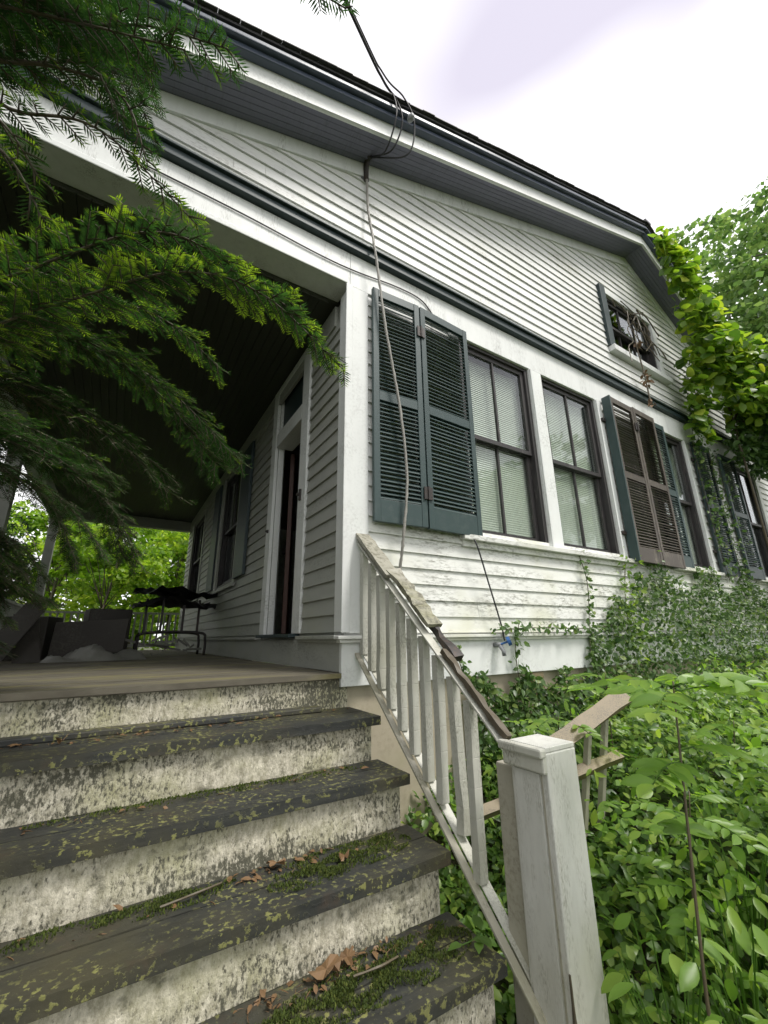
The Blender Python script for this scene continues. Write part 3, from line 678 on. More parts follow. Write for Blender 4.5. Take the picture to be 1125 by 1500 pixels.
for k, pts in enumerate([[(-.44, -.75, 4.83), (.05, -.50, 4.82), (.22, -.45, 4.80), (.30, -.42, 4.62), (.26, -.30, 4.40), (.16, -.12, 4.47)],
                         [(-.45, -.76, 4.85), (.04, -.52, 4.85), (.28, -.48, 4.84), (.42, -.44, 4.68), (.40, -.34, 4.40), (.16, -.12, 4.46)],
                         [(-.44, -.74, 4.83), (.05, -.49, 4.83), (.19, -.46, 4.78), (.21, -.45, 4.55), (.20, -.28, 4.36), (.15, -.12, 4.46)]]):
    MB().tube(spline([(-9, -5.2, 5.6), (-3.2, -2.2, 4.92)]+pts, 10), .0075, 5).build('wire', M['black'], sw, True)
MB().tube([(.36, -.435, 4.66), (.36, -.47, 4.66), (.36, -.50, 4.66)], [.02, .035, .02], 8).build('insulator', M['metal'], sw, True)
cable('thin_wire', [(-1.6, -.032, 3.18), (-.9, -.034, 3.17), (-.3, -.034, 3.14), (.05, -.034, 3.15), (.45, -.034, 3.20), (.72, -.034, 3.19), (.86, -.034, 3.08), (.88, -.06, 3.0)], .006, 'black', 'thin dark wire stapled along the white board above the porch', 'wire')
cable('black_wire', [(1.12, -.05, 1.0), (1.13, -.10, .90), (1.22, -.10, .62), (1.33, -.09, .30), (1.36, -.085, .17)], .007, 'black', 'thin black wire running from the sill down to the tap', 'wire')
tap = thing('outdoor_tap', 'outdoor water tap with blue wheel on the white skirt board', 'tap', (1.31, -.03, .13))
b = MB(); b.tube([(1.30, -.0305, .14), (1.30, -.10, .14)], .018, 8); b.tube([(1.30, -.085, .14), (1.30, -.12, .10), (1.30, -.125, .06)], .016, 8); b.build('spout', M['metal'], tap, True)
b = MB(); b.tube([(1.30, -.10, .145), (1.34, -.14, .165)], .008, 6); b.tube([(1.335, -.135, .163), (1.352, -.152, .172)], .034, 10); b.build('wheel_handle', M['blue'], tap)

# ------------------------------------------------------------------ things on the porch
ct = thing('patio_cart', 'dark metal patio cart heaped with cloth against the porch wall', 'cart', (-.55, 4.3, 0))
tb = MB(); n = 9
gxs = np.linspace(-1.08, -.06, 12); gys = np.linspace(3.95, 4.65, n)
for zoff, flip in ((0, 1), (-.13, -1)):
    b0 = len(tb.v)
    for yy in gys:
        for xx in gxs: tb.v.append((xx+U(-.02, .02), yy+U(-.02, .02), -.0+.80+zoff*(.5+.3*math.sin(xx*4)) + flip*U(0, .10)+.05*math.sin(xx*6+yy*3)))
    for j in range(n-1):
        for i in range(11): q = b0+j*12+i; tb.f.append((q, q+1, q+13, q+12)); tb.mi.append(0)
tb.build('cloth_heap', M['black'], ct, True)
b = MB()
for xx in (-.92, -.72, -.45, -.25): MB().bar((xx, 4.2, .30), (xx, 4.2, .76), (.03, 0, 0), (0, .03, 0)).build('upright', M['iron'], ct)
for yy in (4.0, 4.55): MB().tube(spline([(-.98, yy, .0), (-.98, yy, .2), (-.90, yy, .30), (-.25, yy, .30), (-.16, yy, .2), (-.16, yy, .0)], 5), .018, 6).build('base_hoop', M['iron'], ct, True)
for k in range(12): a = V((U(-.9, -.3), U(4.0, 4.5), U(.03, .2))); MB().bar(a, a+V((U(-.3, .3), U(-.1, .1), U(-.06, .1))), (0, .04, 0), (0, 0, .03)).build('shelf_stick', M['tarp'], ct)
bx_ = MB(); bx_.bar((-1.85, 4.0, .22), (-1.12, 3.95, .27), (0, .5, 0), (.02, 0, .40)); bx_ = bx_.build('storage_box', M['card'], bevel=.01); tag(bx_, 'dark box standing beyond the grey cloth on the porch', 'box')
tp = MB(); nx_, ny_ = 26, 12
for j in range(ny_):
    for i in range(nx_):
        u, v = i/(nx_-1), j/(ny_-1); e = math.sin(math.pi*u)**.5*math.sin(math.pi*v)**.6
        tp.v.append((-1.85+.95*u, 3.05+.55*v, .005+e*(.09+.07*math.sin(u*13+v*5)+U(-.02, .03))))
for j in range(ny_-1):
    for i in range(nx_-1): q = j*nx_+i; tp.f.append((q, q+1, q+nx_+1, q+nx_)); tp.mi.append(0)
tag(tp.build('crumpled_tarp', M['tarp'], None, True), 'crumpled grey cloth lying on the porch floor', 'cloth')
for a, c, lab in (((-2.25, 3.0, .01), (-2.0, 3.5, .62), 'dark leaning plank nearer the pale cabinet on the porch'), ((-1.95, 3.1, .01), (-2.1, 3.6, .50), 'thin leaning plank between cabinet and box on the porch')):
    tag(MB().bar(a, c, (.22, 0, 0), (0, .02, 0)).build('plank', M['card']), lab, 'plank', 'leaning planks')
_o = MB().box(-0.5/2, 0.5/2, -0.35/2, 0.35/2, 0, 0.62).build('carton', M['card'], bevel=.012); _o.location = (-1.35, 4.55, .002); _o.rotation_euler = (0, 0, 0.2); tag(_o, 'tall dark carton behind the grey cloth on the porch', 'box')
_o = MB().box(-0.45/2, 0.45/2, -0.4/2, 0.4/2, 0, 0.5).build('carton', M['card'], bevel=.012); _o.location = (-2.1, 4.3, .002); _o.rotation_euler = (0, 0, -0.3); tag(_o, 'squat dark carton near the leaning planks on the porch', 'box')
cbn = thing('porch_cabinet', 'pale cabinet in the shade at the left side of porch', 'cabinet', (-2.35, 2.0, 0))
MB().box(-2.58, -2.12, 1.8, 2.3, .06, .62).build('body', M['cab'], cbn, bevel=.01); MB().box(-2.56, -2.14, 1.782, 1.7995, .09, .60).build('cabinet_door', M['cab'], cbn, bevel=.006); MB().box(-2.56, -2.14, 1.82, 2.28, 0, .0595).build('plinth', M['iron'], cbn)

# ------------------------------------------------------------------ evergreen tree over the steps
yew = thing('evergreen_tree', 'dark evergreen tree with drooping needle sprays hanging over the steps', 'tree', (-3.4, -.75, -1.25))
MB().tube([(-3.4, -.75, -1.35), (-3.38, -.76, .2), (-3.3, -.7, 1.8), (-3.35, -.6, 3.6), (-3.3, -.65, 5.5)], [.17, .14, .12, .085, .03], 10, .08).build('trunk', M['bark'], yew, True)
def yew_branch(pts, spread_, s0=.25, wid=.0036, nl=.023, gap=.0054, dense=1., fresh=.5, droop=.25, r0=.0065):
    spread = spread_; fresh = min(1., fresh+.14)
    path = spline(pts, 14); L_ = sum((path[i+1]-path[i]).length for i in range(len(path)-1))
    wood = MB(); wood.tube(path, [r0*(1-.8*i/(len(path)-1)) for i in range(len(path))], 6)
    P_, A_, N_, S_, R_ = [], [], [], [], []
    def needles(a, c, tip, bend):
        seg = c-a; ln = seg.length
        if ln < .01: return
        t = seg/ln; s_ = t.cross(V((U(-.35, .35), U(-.35, .35), 1))).normalized(); u = s_.cross(t)
        n_ = int(ln/gap)
        for i in range(n_):
            f = (i+.5)/n_; p = a+seg*f+V((0, 0, -bend*f*f*ln))
            for sg in (-1, 1):
                P_.append(p); A_.append(t*(.5+.35*f)+s_*sg*.85+u*U(-.05, .25)); N_.append(u); S_.append(nl*(1.05-.45*f**3)*U(.85, 1.1))
                R_.append(tip*(.3+.8*f**1.2)+U(-.12, .12)+.15)
        wood.tube([a, a+seg*.5+V((0, 0, -bend*.25*ln)), c+V((0, 0, -bend*ln))], [.0022, .0016, .0009], 3)
    acc = 0; side = 1; dist = 0
    for i in range(len(path)-1):
        seg = path[i+1]-path[i]; dist += seg.length; f = dist/L_
        if f < s0: continue
        acc += seg.length*dense
        while acc > .017:
            acc -= .017; side = -side; t = seg.normalized(); s_ = t.cross(V((0, 0, 1))).normalized()*side
            ln = spread*(1.05-.72*(f-s0)/(1-s0))*U(.55, 1.15); a = path[i]+seg*U(0, 1)
            d = (t*U(.45, .9)+s_*U(.6, 1)+V((0, 0, U(-droop*1.6, droop*.5)))).normalized(); e = a+d*ln
            fr_ = fresh*U(.3, 1.2)
            needles(a, e, fr_*.9, .12)
            m_ = max(1, int(ln/.032)); sd2 = 1
            for k in range(m_):
                g = (k+.6)/m_; sd2 = -sd2; q = a+(e-a)*g; s2 = d.cross(V((0, 0, 1))).normalized()*sd2
                d2 = (d*.75+s2*.75+V((0, 0, U(-droop*1.5, .1)))).normalized(); needles(q, q+d2*ln*(.48*(1-g*.65))*U(.7, 1.1), fr_*1.2, .15)
    needles(path[-6], path[-1], fresh, 0)
    br = wood.build('branch', M['bark'], yew, True)
    leaves('needles', [tuple(p) for p in P_], [tuple(p) for p in A_], [tuple(p) for p in N_], S_, [wid/nl*1.0]*len(S_), np.array(R_), M['yew'], br, 'stuff', DIA, DIAF)
    return len(P_)
T1 = (-3.3, -.75); tot = 0
BR = [  # control points, spread, kwargs
 ([(*T1, 2.0), (-2.4, -1.3, 1.75), (-1.78, -1.62, 1.50), (-1.50, -1.70, 1.47), (-1.36, -1.80, 1.42), (-1.22, -1.89, 1.34)], .17, dict(fresh=.4, more=2)),
 ([(*T1, 1.9), (-2.4, -1.2, 1.62), (-1.71, -1.55, 1.42), (-1.49, -1.66, 1.38), (-1.39, -1.70, 1.32), (-1.33, -1.68, 1.20)], .13, dict(fresh=.5, more=1)),
 ([(*T1, 1.7), (-2.4, -1.2, 1.35), (-1.68, -1.60, 1.23), (-1.55, -1.66, 1.20), (-1.41, -1.72, 1.18), (-1.22, -1.69, 1.09)], .11, dict(fresh=.6, more=0)),
 ([(*T1, 1.5), (-2.3, -1.3, 1.2), (-1.70, -1.62, 1.12), (-1.55, -1.68, 1.07), (-1.47, -1.66, .97)], .12, dict(fresh=.8, more=1)),
 ([(*T1, 1.0), (-2.5, -.95, .95), (-1.82, -1.10, .95), (-1.52, -1.26, 1.07), (-1.25, -1.46, 1.15), (-1.04, -1.56, 1.10), (-.80, -1.58, .935)], .20, dict(fresh=.95, s0=.35, more=1)),
 ([(*T1, 1.3), (-2.5, -.9, 1.25), (-1.87, -.88, 1.22), (-1.53, -.92, 1.22), (-1.22, -.95, 1.10), (-.92, -.92, .87)], .30, dict(fresh=.45, wid=.0034, nl=.022, gap=.006)),
 ([(*T1, 1.2), (-2.6, -.7, 1.15), (-2.0, -.75, 1.05), (-1.65, -.85, 1.0), (-1.35, -.9, .88), (-1.15, -.88, .72)], .30, dict(fresh=.3, wid=.0034, nl=.022, gap=.006)),
 ([(*T1, 1.4), (-2.6, -.5, 1.25), (-2.04, -.37, 1.05), (-1.65, -.36, .98), (-1.35, -.30, .80), (-1.2, -.25, .55)], .34, dict(fresh=.25, wid=.004, nl=.024, gap=.007)),
 ([(*T1, .8), (-2.8, -.4, .75), (-2.2, -.2, .66), (-1.85, -.15, .55), (-1.5, -.1, .38)], .36, dict(fresh=.3, wid=.004, nl=.024, gap=.007)),
 ([(*T1, .5), (-2.8, -.3, .5), (-2.35, .0, .45), (-2.0, .1, .36), (-1.7, .15, .22)], .34, dict(fresh=.3, wid=.004, nl=.024, gap=.007)),
 ([(*T1, 2.6), (-2.6, -1.0, 2.4), (-2.0, -1.2, 2.15), (-1.6, -1.35, 1.95), (-1.38, -1.4, 1.72)], .30, dict(fresh=.2, more=1, wid=.0034, nl=.022, gap=.006)),
 ([(*T1, 2.9), (-2.4, -1.4, 2.2), (-1.75, -1.85, 1.62), (-1.40, -1.98, 1.36), (-1.20, -2.04, 1.335), (-1.05, -2.07, 1.32)], .085, dict(fresh=.15, s0=.6, droop=1.2, more=0)),
 ([(*T1, 2.3), (-2.5, -1.3, 1.9), (-1.85, -1.62, 1.66), (-1.58, -1.72, 1.56), (-1.42, -1.78, 1.52)], .22, dict(fresh=.15)),
 ([(*T1, 1.2), (-2.8, -.4, 1.3), (-2.2, -.2, 1.28), (-1.85, -.1, 1.22), (-1.55, -.05, 1.14), (-1.35, -.05, 1.03)], .36, dict(fresh=.35, wid=.004, nl=.024, gap=.007)),
 ([(*T1, .9), (-2.9, -.2, .95), (-2.3, .05, .88), (-1.95, .1, .80), (-1.70, .12, .66), (-1.58, .14, .52)], .36, dict(fresh=.35, wid=.004, nl=.024, gap=.007)),
 ([(*T1, 1.1), (-2.7, -.3, 1.1), (-2.2, .0, .98), (-1.95, .1, .85), (-1.8, .15, .68)], .34, dict(fresh=.3, more=2, wid=.004, nl=.024, gap=.007)),
 ([(*T1, .7), (-2.9, -.3, .80), (-2.3, -.1, .80), (-1.98, .0, .74), (-1.75, .05, .62), (-1.62, .08, .46)], .36, dict(fresh=.4, wid=.004, nl=.024, gap=.007)),
 ([(*T1, .4), (-2.9, -.2, .42), (-2.4, .0, .38), (-2.1, .05, .30), (-1.85, .08, .20)], .34, dict(fresh=.4, wid=.004, nl=.024, gap=.007)),
 ([(*T1, .6), (-2.95, -.1, .68), (-2.35, .25, .64), (-2.05, .3, .55), (-1.85, .33, .44), (-1.72, .35, .32)], .36, dict(fresh=.4, wid=.004, nl=.024, gap=.007)),
 ([(*T1, 1.0), (-2.5, -.7, 1.0), (-1.95, -.58, .90), (-1.68, -.55, .84), (-1.48, -.50, .73), (-1.33, -.48, .55)], .32, dict(fresh=.4, wid=.0036, nl=.023, gap=.0065)),
 ([(*T1, 1.5), (-2.5, -1.0, 1.5), (-1.85, -1.0, 1.38), (-1.52, -1.05, 1.32), (-1.25, -1.12, 1.25), (-1.06, -1.13, 1.12)], .24, dict(fresh=.5, more=0, wid=.0034, nl=.022, gap=.006)),
 ([(*T1, .9), (-2.6, -.7, .85), (-2.1, -.6, .75), (-1.8, -.6, .62), (-1.55, -.55, .45)], .34, dict(fresh=.3, wid=.004, nl=.024, gap=.007)),
]
for pts, sp_, kw in BR:
    more = kw.pop('more', 1)
    tot += yew_branch(pts, sp_, **kw)
    for rep in range(more):            # neighbouring boughs of the same tier
        d = V((U(-.16, -.02), U(-.10, .14), U(-.10, .16)))
        tot += yew_branch([pts[0]]+[V(p)+d*(.4+.6*i/len(pts))+V((U(-.03, .03), U(-.03, .03), U(-.03, .03))) for i, p in enumerate(pts[1:])], sp_*1.05, **{**kw, 'fresh': kw['fresh']*.7})
# the tree's own inner and far side, outside the picture to the left
n = 26000; c = rdir(n)*(rng.random((n, 1))**.5)
pp = np.array([-3.5, -.2, 1.9])+c*np.array([.85, 1.5, 2.8]); keep = (pp[:, 0] < -2.55-.25*np.clip(pp[:, 2], 0, 2)); pp = pp[keep]; n = len(pp)
leaves('foliage', pp, rdir(n)+np.array([.4, -.2, -.4]), rdir(n), rng.uniform(.05, .11, n), .16, rng.random(n)*.5, M['yew'], yew, 'stuff', DIA, DIAF)

def hedge_tree(base, c, rad, n, label):
    t = thing('evergreen_tree', label, 'tree', base, 'evergreens beside the porch')
    MB().tube([base, (base[0], base[1], c[2]), (base[0]+.05, base[1], c[2]+rad[2]*.9)], [.13, .10, .03], 8, .08).build('trunk', M['bark'], t, True)
    q = rdir(n)*(rng.random((n, 1))**.33)*np.array(rad)*(1+.18*np.sin(rng.random((n, 1))*40)); pp = np.array(c)+q
    k = pp[:, 2] > base[2]+.1; pp = pp[k]; q = q[k]
    leaves('crown', pp, unit(q)*.7+rdir(len(pp))*.7+np.array([0, 0, -.5]), rdir(len(pp)), rng.uniform(.06, .14, len(pp)), .22, rng.random(len(pp))*.55, M['yew'], t, 'stuff', DIA, DIAF)
hedge_tree((-3.7, 1.6, -1.2), (-3.75, 1.6, 1.3), (.85, 1.5, 2.6), 26000, 'dense dark evergreen added out of view left of the porch to block light')  # out of frame, added to block light entering the porch from the left
hedge_tree((-4.3, -2.9, -1.25), (-4.2, -2.9, 1.6), (1.15, 1.7, 3.0), 22000, 'unseen dark evergreen added beside the camera to shade the steps')  # out of frame, added to keep light off left-facing surfaces
hedge_tree((-3.7, 7.4, -1.2), (-3.75, 7.4, 1.0), (.95, 1.3, 2.4), 14000, 'dark evergreen at the far left corner of the porch')
hedge_tree((-3.8, 4.6, -1.2), (-3.85, 4.6, 1.2), (.9, 1.6, 2.6), 20000, 'dark evergreen further back along the left side of porch')

# ------------------------------------------------------------------ ground cover and creepers
def cover(name, n, xr_, yr_, size, mat, label, hgt=.16, dens=None):
    x = rng.uniform(*xr_, n); y = rng.uniform(*yr_, n)
    if dens is not None: k = rng.random(n) < dens(x, y); x, y = x[k], y[k]; n = len(x)
    lump = .5+.5*np.sin(x*3.1+1.3*np.sin(y*2.3))*np.sin(y*3.7+x*.9)
    z = gz(x, y)+rng.random(n)**.6*(hgt*(.35+.9*lump)); d = np.stack([x-CAM.x*0-3, y*0-4, z*0], 1)
    nr = rdir(n)*.75+np.array([-.15, -.35, 1.]); al = np.cross(nr, rdir(n))
    o = leaves(name, np.stack([x, y, z], 1), al, nr, rng.uniform(*size, n), rng.uniform(.75, 1.1, n), np.clip(rng.normal(.42, .32, n)+.2*(lump-.4), 0, 1), mat, None, 'stuff'); tag(o, label, 'ground cover'); return o
notstep = lambda x, y: np.where((x < .30) & (y > -1.45), 0., 1.)
cover('ground_cover', 44000, (.06, 4.5), (-3.2, .0), (.032, .066), M['ivy'], 'glossy low creeper carpeting the ground right of the steps', .30, lambda x, y: np.where((x < .12), .35, 1.)*np.where((x < .29) & (y < -1.2) & (y > -1.42), 0, 1))
cover('grass_and_weeds', 9000, (4.5, 12), (-6, .0), (.06, .11), M['ivy'], 'far green creeper beyond the house corner', .4)
def bank(x): return np.clip((x-1.2)/2.6, 0, 1)
n = 21000                                         # creeper bank against the foundation, climbing the wall to the right
x = 1.0+8.4*rng.random(n)**1.1; h = rng.random(n)
topz = -.12+1.02*np.clip((x-2.3)/1.2, 0, 1)+.16*np.sin(x*5.1)*np.clip((x-2.2)/1, 0, 1)+.08*np.sin(x*13)
z = -1.1+(topz+1.1)*h; y = -.05-.40*(1-h)**1.5*rng.random(n)*np.clip((x-.6)/.8, 0, 1)-.06*rng.random(n)
nr = rdir(n)*.7+np.array([-.2, -1, .45]); al = rdir(n)*.8+np.array([0, -.1, -.5])
o = leaves('wall_creeper', np.stack([x, y, z], 1), al, nr, rng.uniform(.035, .07, n), rng.uniform(.7, 1.1, n), np.clip(rng.normal(.42, .25, n), 0, 1), M['wallivy'], None, 'stuff'); tag(o, 'small-leaved creeper climbing the house wall below the right windows', 'creeper')
def stem_leaves(pts, nleaf, size, spread, mat, name, label, cat, parentless=True, r=.004, rndc=.4, group=None, out=(0, -1, .2)):
    t = thing(name, label, cat, pts[0], group); path = spline(pts, 8); MB().tube(path, r, 5, .2).build('stem', M['stem'], t, True)
    k = rng.integers(0, len(path), nleaf); base = np.array([tuple(path[i]) for i in k]); off = rdir(nleaf)*spread*rng.random((nleaf, 1)); off[:, 1] = -abs(off[:, 1])
    leaves('leaves', base+off, rdir(nleaf)*.8+np.array([0, -.2, -.3]), rdir(nleaf)*.6+np.array(out), rng.uniform(*size, nleaf), rng.uniform(.7, 1.05, nleaf), np.clip(rng.normal(rndc, .22, nleaf), 0, 1), mat, t, 'stuff'); return t
stem_leaves([(.95, -.12, -.9), (.98, -.07, -.4), (.93, -.06, -.05), (.86, -.06, .12)], 95, (.035, .06), .10, M['wallivy'], 'creeper_stem', 'creeper stem climbing the skirt board just left of the tap', 'creeper', group='single creeper stems')
stem_leaves([(1.55, -.12, -.9), (1.52, -.07, -.3), (1.50, -.06, .1), (1.56, -.07, .30)], 100, (.035, .06), .10, M['wallivy'], 'creeper_stem', 'creeper stem climbing the skirt board just right of the tap', 'creeper', group='single creeper stems')
stem_leaves([(1.25, -.09, .25), (1.8, -.09, .27), (2.4, -.09, .26), (3.0, -.08, .30)], 150, (.035, .06), .06, M['wallivy'], 'creeper_stem', 'creeper runner lying along the water table ledge above the tap', 'creeper', group='single creeper stems')
stem_leaves([(2.45, -.08, .0), (2.55, -.06, .35), (2.62, -.05, .7), (2.55, -.05, .98)], 90, (.035, .06), .07, M['wallivy'], 'creeper_stem', 'creeper stem climbing from skirt board to the second window sill', 'creeper', group='single creeper stems')
stem_leaves([(3.15, -.1, .1), (3.2, -.07, .5), (3.35, -.06, .95)], 170, (.04, .07), .20, M['ivy'], 'creeper_stem', 'yellow-green creeper under the weathered brown shutters', 'creeper', rndc=.7, group='single creeper stems')
stem_leaves([(5.85, -.1, .9), (5.80, -.08, 1.9), (5.74, -.10, 2.8), (5.85, -.12, 3.4), (5.9, -.15, 4.1)], 420, (.05, .09), .22, M['wallivy'], 'creeper_stem', 'creeper climbing beside the third window up to the gable', 'creeper', group='single creeper stems')
stem_leaves([(6.35, -.1, .9), (6.3, -.08, 1.9), (6.25, -.10, 3.0)], 220, (.05, .09), .25, M['wallivy'], 'creeper_stem', 'creeper on the siding between the dark ajar shutter and last shutter', 'creeper', group='single creeper stems')
# wild grape on the gable
gv_ = thing('grape_vine', 'bright yellow-green wild vine hanging over the right gable edge', 'vine', (6.6, -.5, -.9))
b = MB()
for pts in ([(6.9, -.3, -1.0), (6.8, -.35, 1.5), (6.6, -.4, 3.4), (6.2, -.5, 4.8), (5.6, -.55, 5.8), (5.15, -.55, 6.2)], [(6.6, -.4, 3.4), (7.3, -.6, 4.3), (7.9, -.7, 4.9)], [(6.6, -.4, 3.4), (7.4, -.9, 3.4), (8.0, -1.1, 3.1)], [(6.3, -.5, 4.6), (6.9, -.6, 5.1), (7.2, -.6, 5.2)]): b.tube(spline(pts, 8), .018, 6, .2)
b.build('stem', M['stem'], gv_, True)
def blob(c, r, n): return np.array(c)+rdir(n)*np.array(r)*rng.random((n, 1))**.45
pp = np.concatenate([blob((5.22, -.55, 6.0), (.32, .12, .26), 90), blob((5.5, -.58, 5.6), (.40, .18, .42), 190), blob((5.85, -.55, 5.0), (.48, .25, .5), 260), blob((6.2, -.6, 4.4), (.75, .35, .5), 560), blob((7.0, -.75, 4.25), (.8, .5, .55), 600), blob((6.8, -.7, 3.65), (.9, .45, .4), 600), blob((7.9, -.9, 4.0), (1.0, .5, .8), 800), blob((5.8, -.35, 4.0), (.35, .15, .6), 150), blob((5.75, -.25, 3.3), (.25, .12, .5), 90), blob((7.6, -1.0, 3.2), (.8, .4, .35), 340)])
n = len(pp)
leaves('leaves', pp, rdir(n)*.8+np.array([-.1, -.3, -.6]), rdir(n)*.7+np.array([-.2, -.6, .8]), rng.uniform(.09, .19, n), rng.uniform(1.0, 1.5, n), np.clip(rng.normal(.42, .25, n)+(pp[:, 2]-4.3)*.05, 0, 1), M['grape'], gv_, 'stuff', BIG, BIGF)
pp = np.concatenate([blob((7.3, -.40, 3.1), (1.0, .25, .55), 1000), blob((8.3, -.5, 3.3), (.8, .3, .7), 700)]); n = len(pp)
leaves('inner_leaves', pp, rdir(n)*.8+np.array([0, -.3, -.6]), rdir(n)*.8+np.array([-.2, -.6, .5]), rng.uniform(.06, .14, n), .9, np.clip(rng.normal(.3, .2, n), 0, 1), M['wallivy'], gv_, 'stuff')
dv = thing('dead_vine', 'tangle of dead brown vine hanging over the gable window', 'vine', (4.7, -.12, 3.9))
for k in range(16):
    a = V((U(4.45, 5.1), -.10, U(4.6, 4.95))); pts = [a]
    for j in range(4): a = a+V((U(-.25, .2), U(-.05, .03), U(-.30, .05))); a.y = min(a.y, -.05); pts.append(a.copy())
    MB().tube(spline(pts, 4), .007, 4, .2).build('tendril', M['stem'], dv)
for pts in ([(4.6, -.12, 4.5), (4.55, -.13, 4.1), (4.62, -.12, 3.75), (4.6, -.13, 3.3)], [(5.4, -.12, 4.7), (5.0, -.14, 4.9), (4.6, -.12, 4.75)]): MB().tube(spline(pts, 5), .009, 5, .3).build('tendril', M['stem'], dv)
pp = np.concatenate([blob((4.6, -.14, z_), (.07, .04, .1), 9) for z_ in (3.75, 3.6, 3.3, 4.2)]); n = len(pp)
leaves('dead_leaves', pp, rdir(n)+np.array([0, 0, -1.]), rdir(n), rng.uniform(.05, .1, n), .8, rng.random(n), M['dryleaf'], dv, 'stuff')

# saplings with feather-like leaves
def sapling(name, label, stem, fronds, leaflet, group=None, r=.006):
    t = thing(name, label, 'sapling', stem[0], group); path = spline(stem, 8)
    MB().tube(path, [r*(1-.6*i/(len(path)-1)) for i in range(len(path))], 6, .1).build('stem', M['stem'], t, True)
    for f, az, ln, el in fronds:
        a = path[min(len(path)-1, int(f*(len(path)-1)))]; d = V((math.cos(az), math.sin(az), el)).normalized()
        pts = [a+d*(ln*q)+V((0, 0, -.35*ln*q*q)) for q in (0, .3, .6, 1)]; cp = spline(pts, 5)
        fo = MB().tube(cp, .0022, 4).build('leaf_stalk', M['sap'], t, True)
        P_, A_, N_, S_ = [], [], [], []; m_ = 6
        for k in range(m_):
            q = .28+.68*k/(m_-1); p = cp[int(q*(len(cp)-1))]; s_ = d.cross(V((0, 0, 1))).normalized()
            for sg in (-1, 1): P_.append(p); A_.append(d*.55+s_*sg*.9+V((0, 0, -.25+U(-.1, .1)))); N_.append(V((U(-.6, .1), U(-1.0, -.1), 1))); S_.append(leaflet*U(.85, 1.15)*(1-.25*abs(q-.55)))
        P_.append(cp[-1]); A_.append(d+V((0, 0, -.3))); N_.append(V((0, 0, 1))); S_.append(leaflet)
        leaves('leaflets', [tuple(p) for p in P_], [tuple(p) for p in A_], [tuple(p) for p in N_], S_, .62, np.clip(rng.normal(.55, .15, len(P_)), 0, 1), M['sap'], t, 'stuff', BIG, BIGF)
sapling('sapling', 'thin tall sapling with feather-like leaves right of the white post', [(.24, -1.70, -1.25), (.27, -1.70, -.8), (.34, -1.70, -.4), (.42, -1.69, -.1), (.45, -1.69, .05)],
        [(.98, 2.6, .30, .35), (.97, .3, .32, .3), (.95, -.6, .34, .25), (.93, 3.4, .30, .3), (.88, 1.2, .26, .4), (.70, -.3, .26, .2), (.66, 3.2, .22, .25), (.5, .5, .2, .2), (.99, 4.4, .3, .5), (.98, 5.3, .32, .35)], .098, 'saplings by the steps')
sapling('sapling', 'short leafy sapling growing behind the white post near the wall', [(.95, -.75, -1.0), (.93, -.8, -.5), (.90, -.85, -.22)], [(.95, 3.4, .30, .4), (.95, 4.4, .28, .3), (.9, 2.4, .25, .5), (.8, 5.4, .28, .2), (.7, .6, .2, .4)], .065, 'saplings by the steps')
sapling('sapling', 'pale sapling at the right edge in front of the creeper bank', [(1.9, -1.2, -1.1), (1.95, -1.22, -.6), (2.0, -1.25, -.30)], [(.95, 3.0, .3, .3), (.95, 4.2, .3, .3), (.85, .3, .3, .3), (.8, 5.3, .3, .25), (.6, 2.2, .25, .4)], .08, 'saplings by the steps')
def weed(pos_, n, size, label):
    t = thing('broadleaf_weed', label, 'weed', pos_, 'broad-leaved weeds')
    p0 = np.array(pos_); hh = rng.uniform(.15, .62, n); az = rng.uniform(0, 6.28, n); rr = rng.uniform(.02, .22, n)
    tips = p0+np.stack([rr*np.cos(az), rr*np.sin(az), hh], 1); b = MB()
    for q in tips: b.tube([pos_, tuple((p0+q)/2+np.array([0, 0, .05])), tuple(q)], .0025, 4)
    b.build('stalks', M['sap'], t)
    leaves('leaves', tips, np.stack([np.cos(az), np.sin(az), -.55+.3*rng.normal(size=n)], 1), rdir(n)*.45+np.array([-.2, -.3, 1.]), rng.uniform(*size, n), rng.uniform(.6, .8, n), np.clip(rng.normal(.6, .2, n), 0, 1), M['sap'], t, 'stuff', BIG, BIGF)
for q, n, s_, lab in [((.34, -1.56, -1.25), 26, (.06, .10), 'broad pale-green weed against the foot of the white post'), ((.55, -1.66, -1.2), 26, (.06, .10), 'broad-leaved weed under the thin sapling'), ((.40, -1.86, -1.27), 22, (.06, .10), 'broad-leaved weed nearest the camera at the lower right'), ((.95, -1.55, -1.05), 22, (.06, .10), 'weed clump in the creeper halfway to the wall')]:
    weed(q, n, s_, lab)
t = thing('vine_sprig', 'green vine sprig lying on the lowest tread by the rail', 'vine', (.0, -1.12, -.83))
MB().tube(spline([(.07, -1.05, -.86), (.03, -1.08, -.815), (-.04, -1.10, -.81), (-.10, -1.08, -.82)], 5), .002, 4).build('stem', M['sap'], t)
leaves('leaves', [(.03, -1.08, -.81), (.0, -1.10, -.81), (-.03, -1.10, -.808), (-.07, -1.09, -.815), (-.02, -1.12, -.81)], [(.3, .9, .3), (-.1, -1, .1), (.5, -.9, .1), (-1, .2, 0), (-.7, -.7, .1)], [(0, 0, 1)]*5, [.07, .07, .065, .06, .06], .9, [.35, .4, .3, .4, .45], M['ivy'], t, 'stuff')

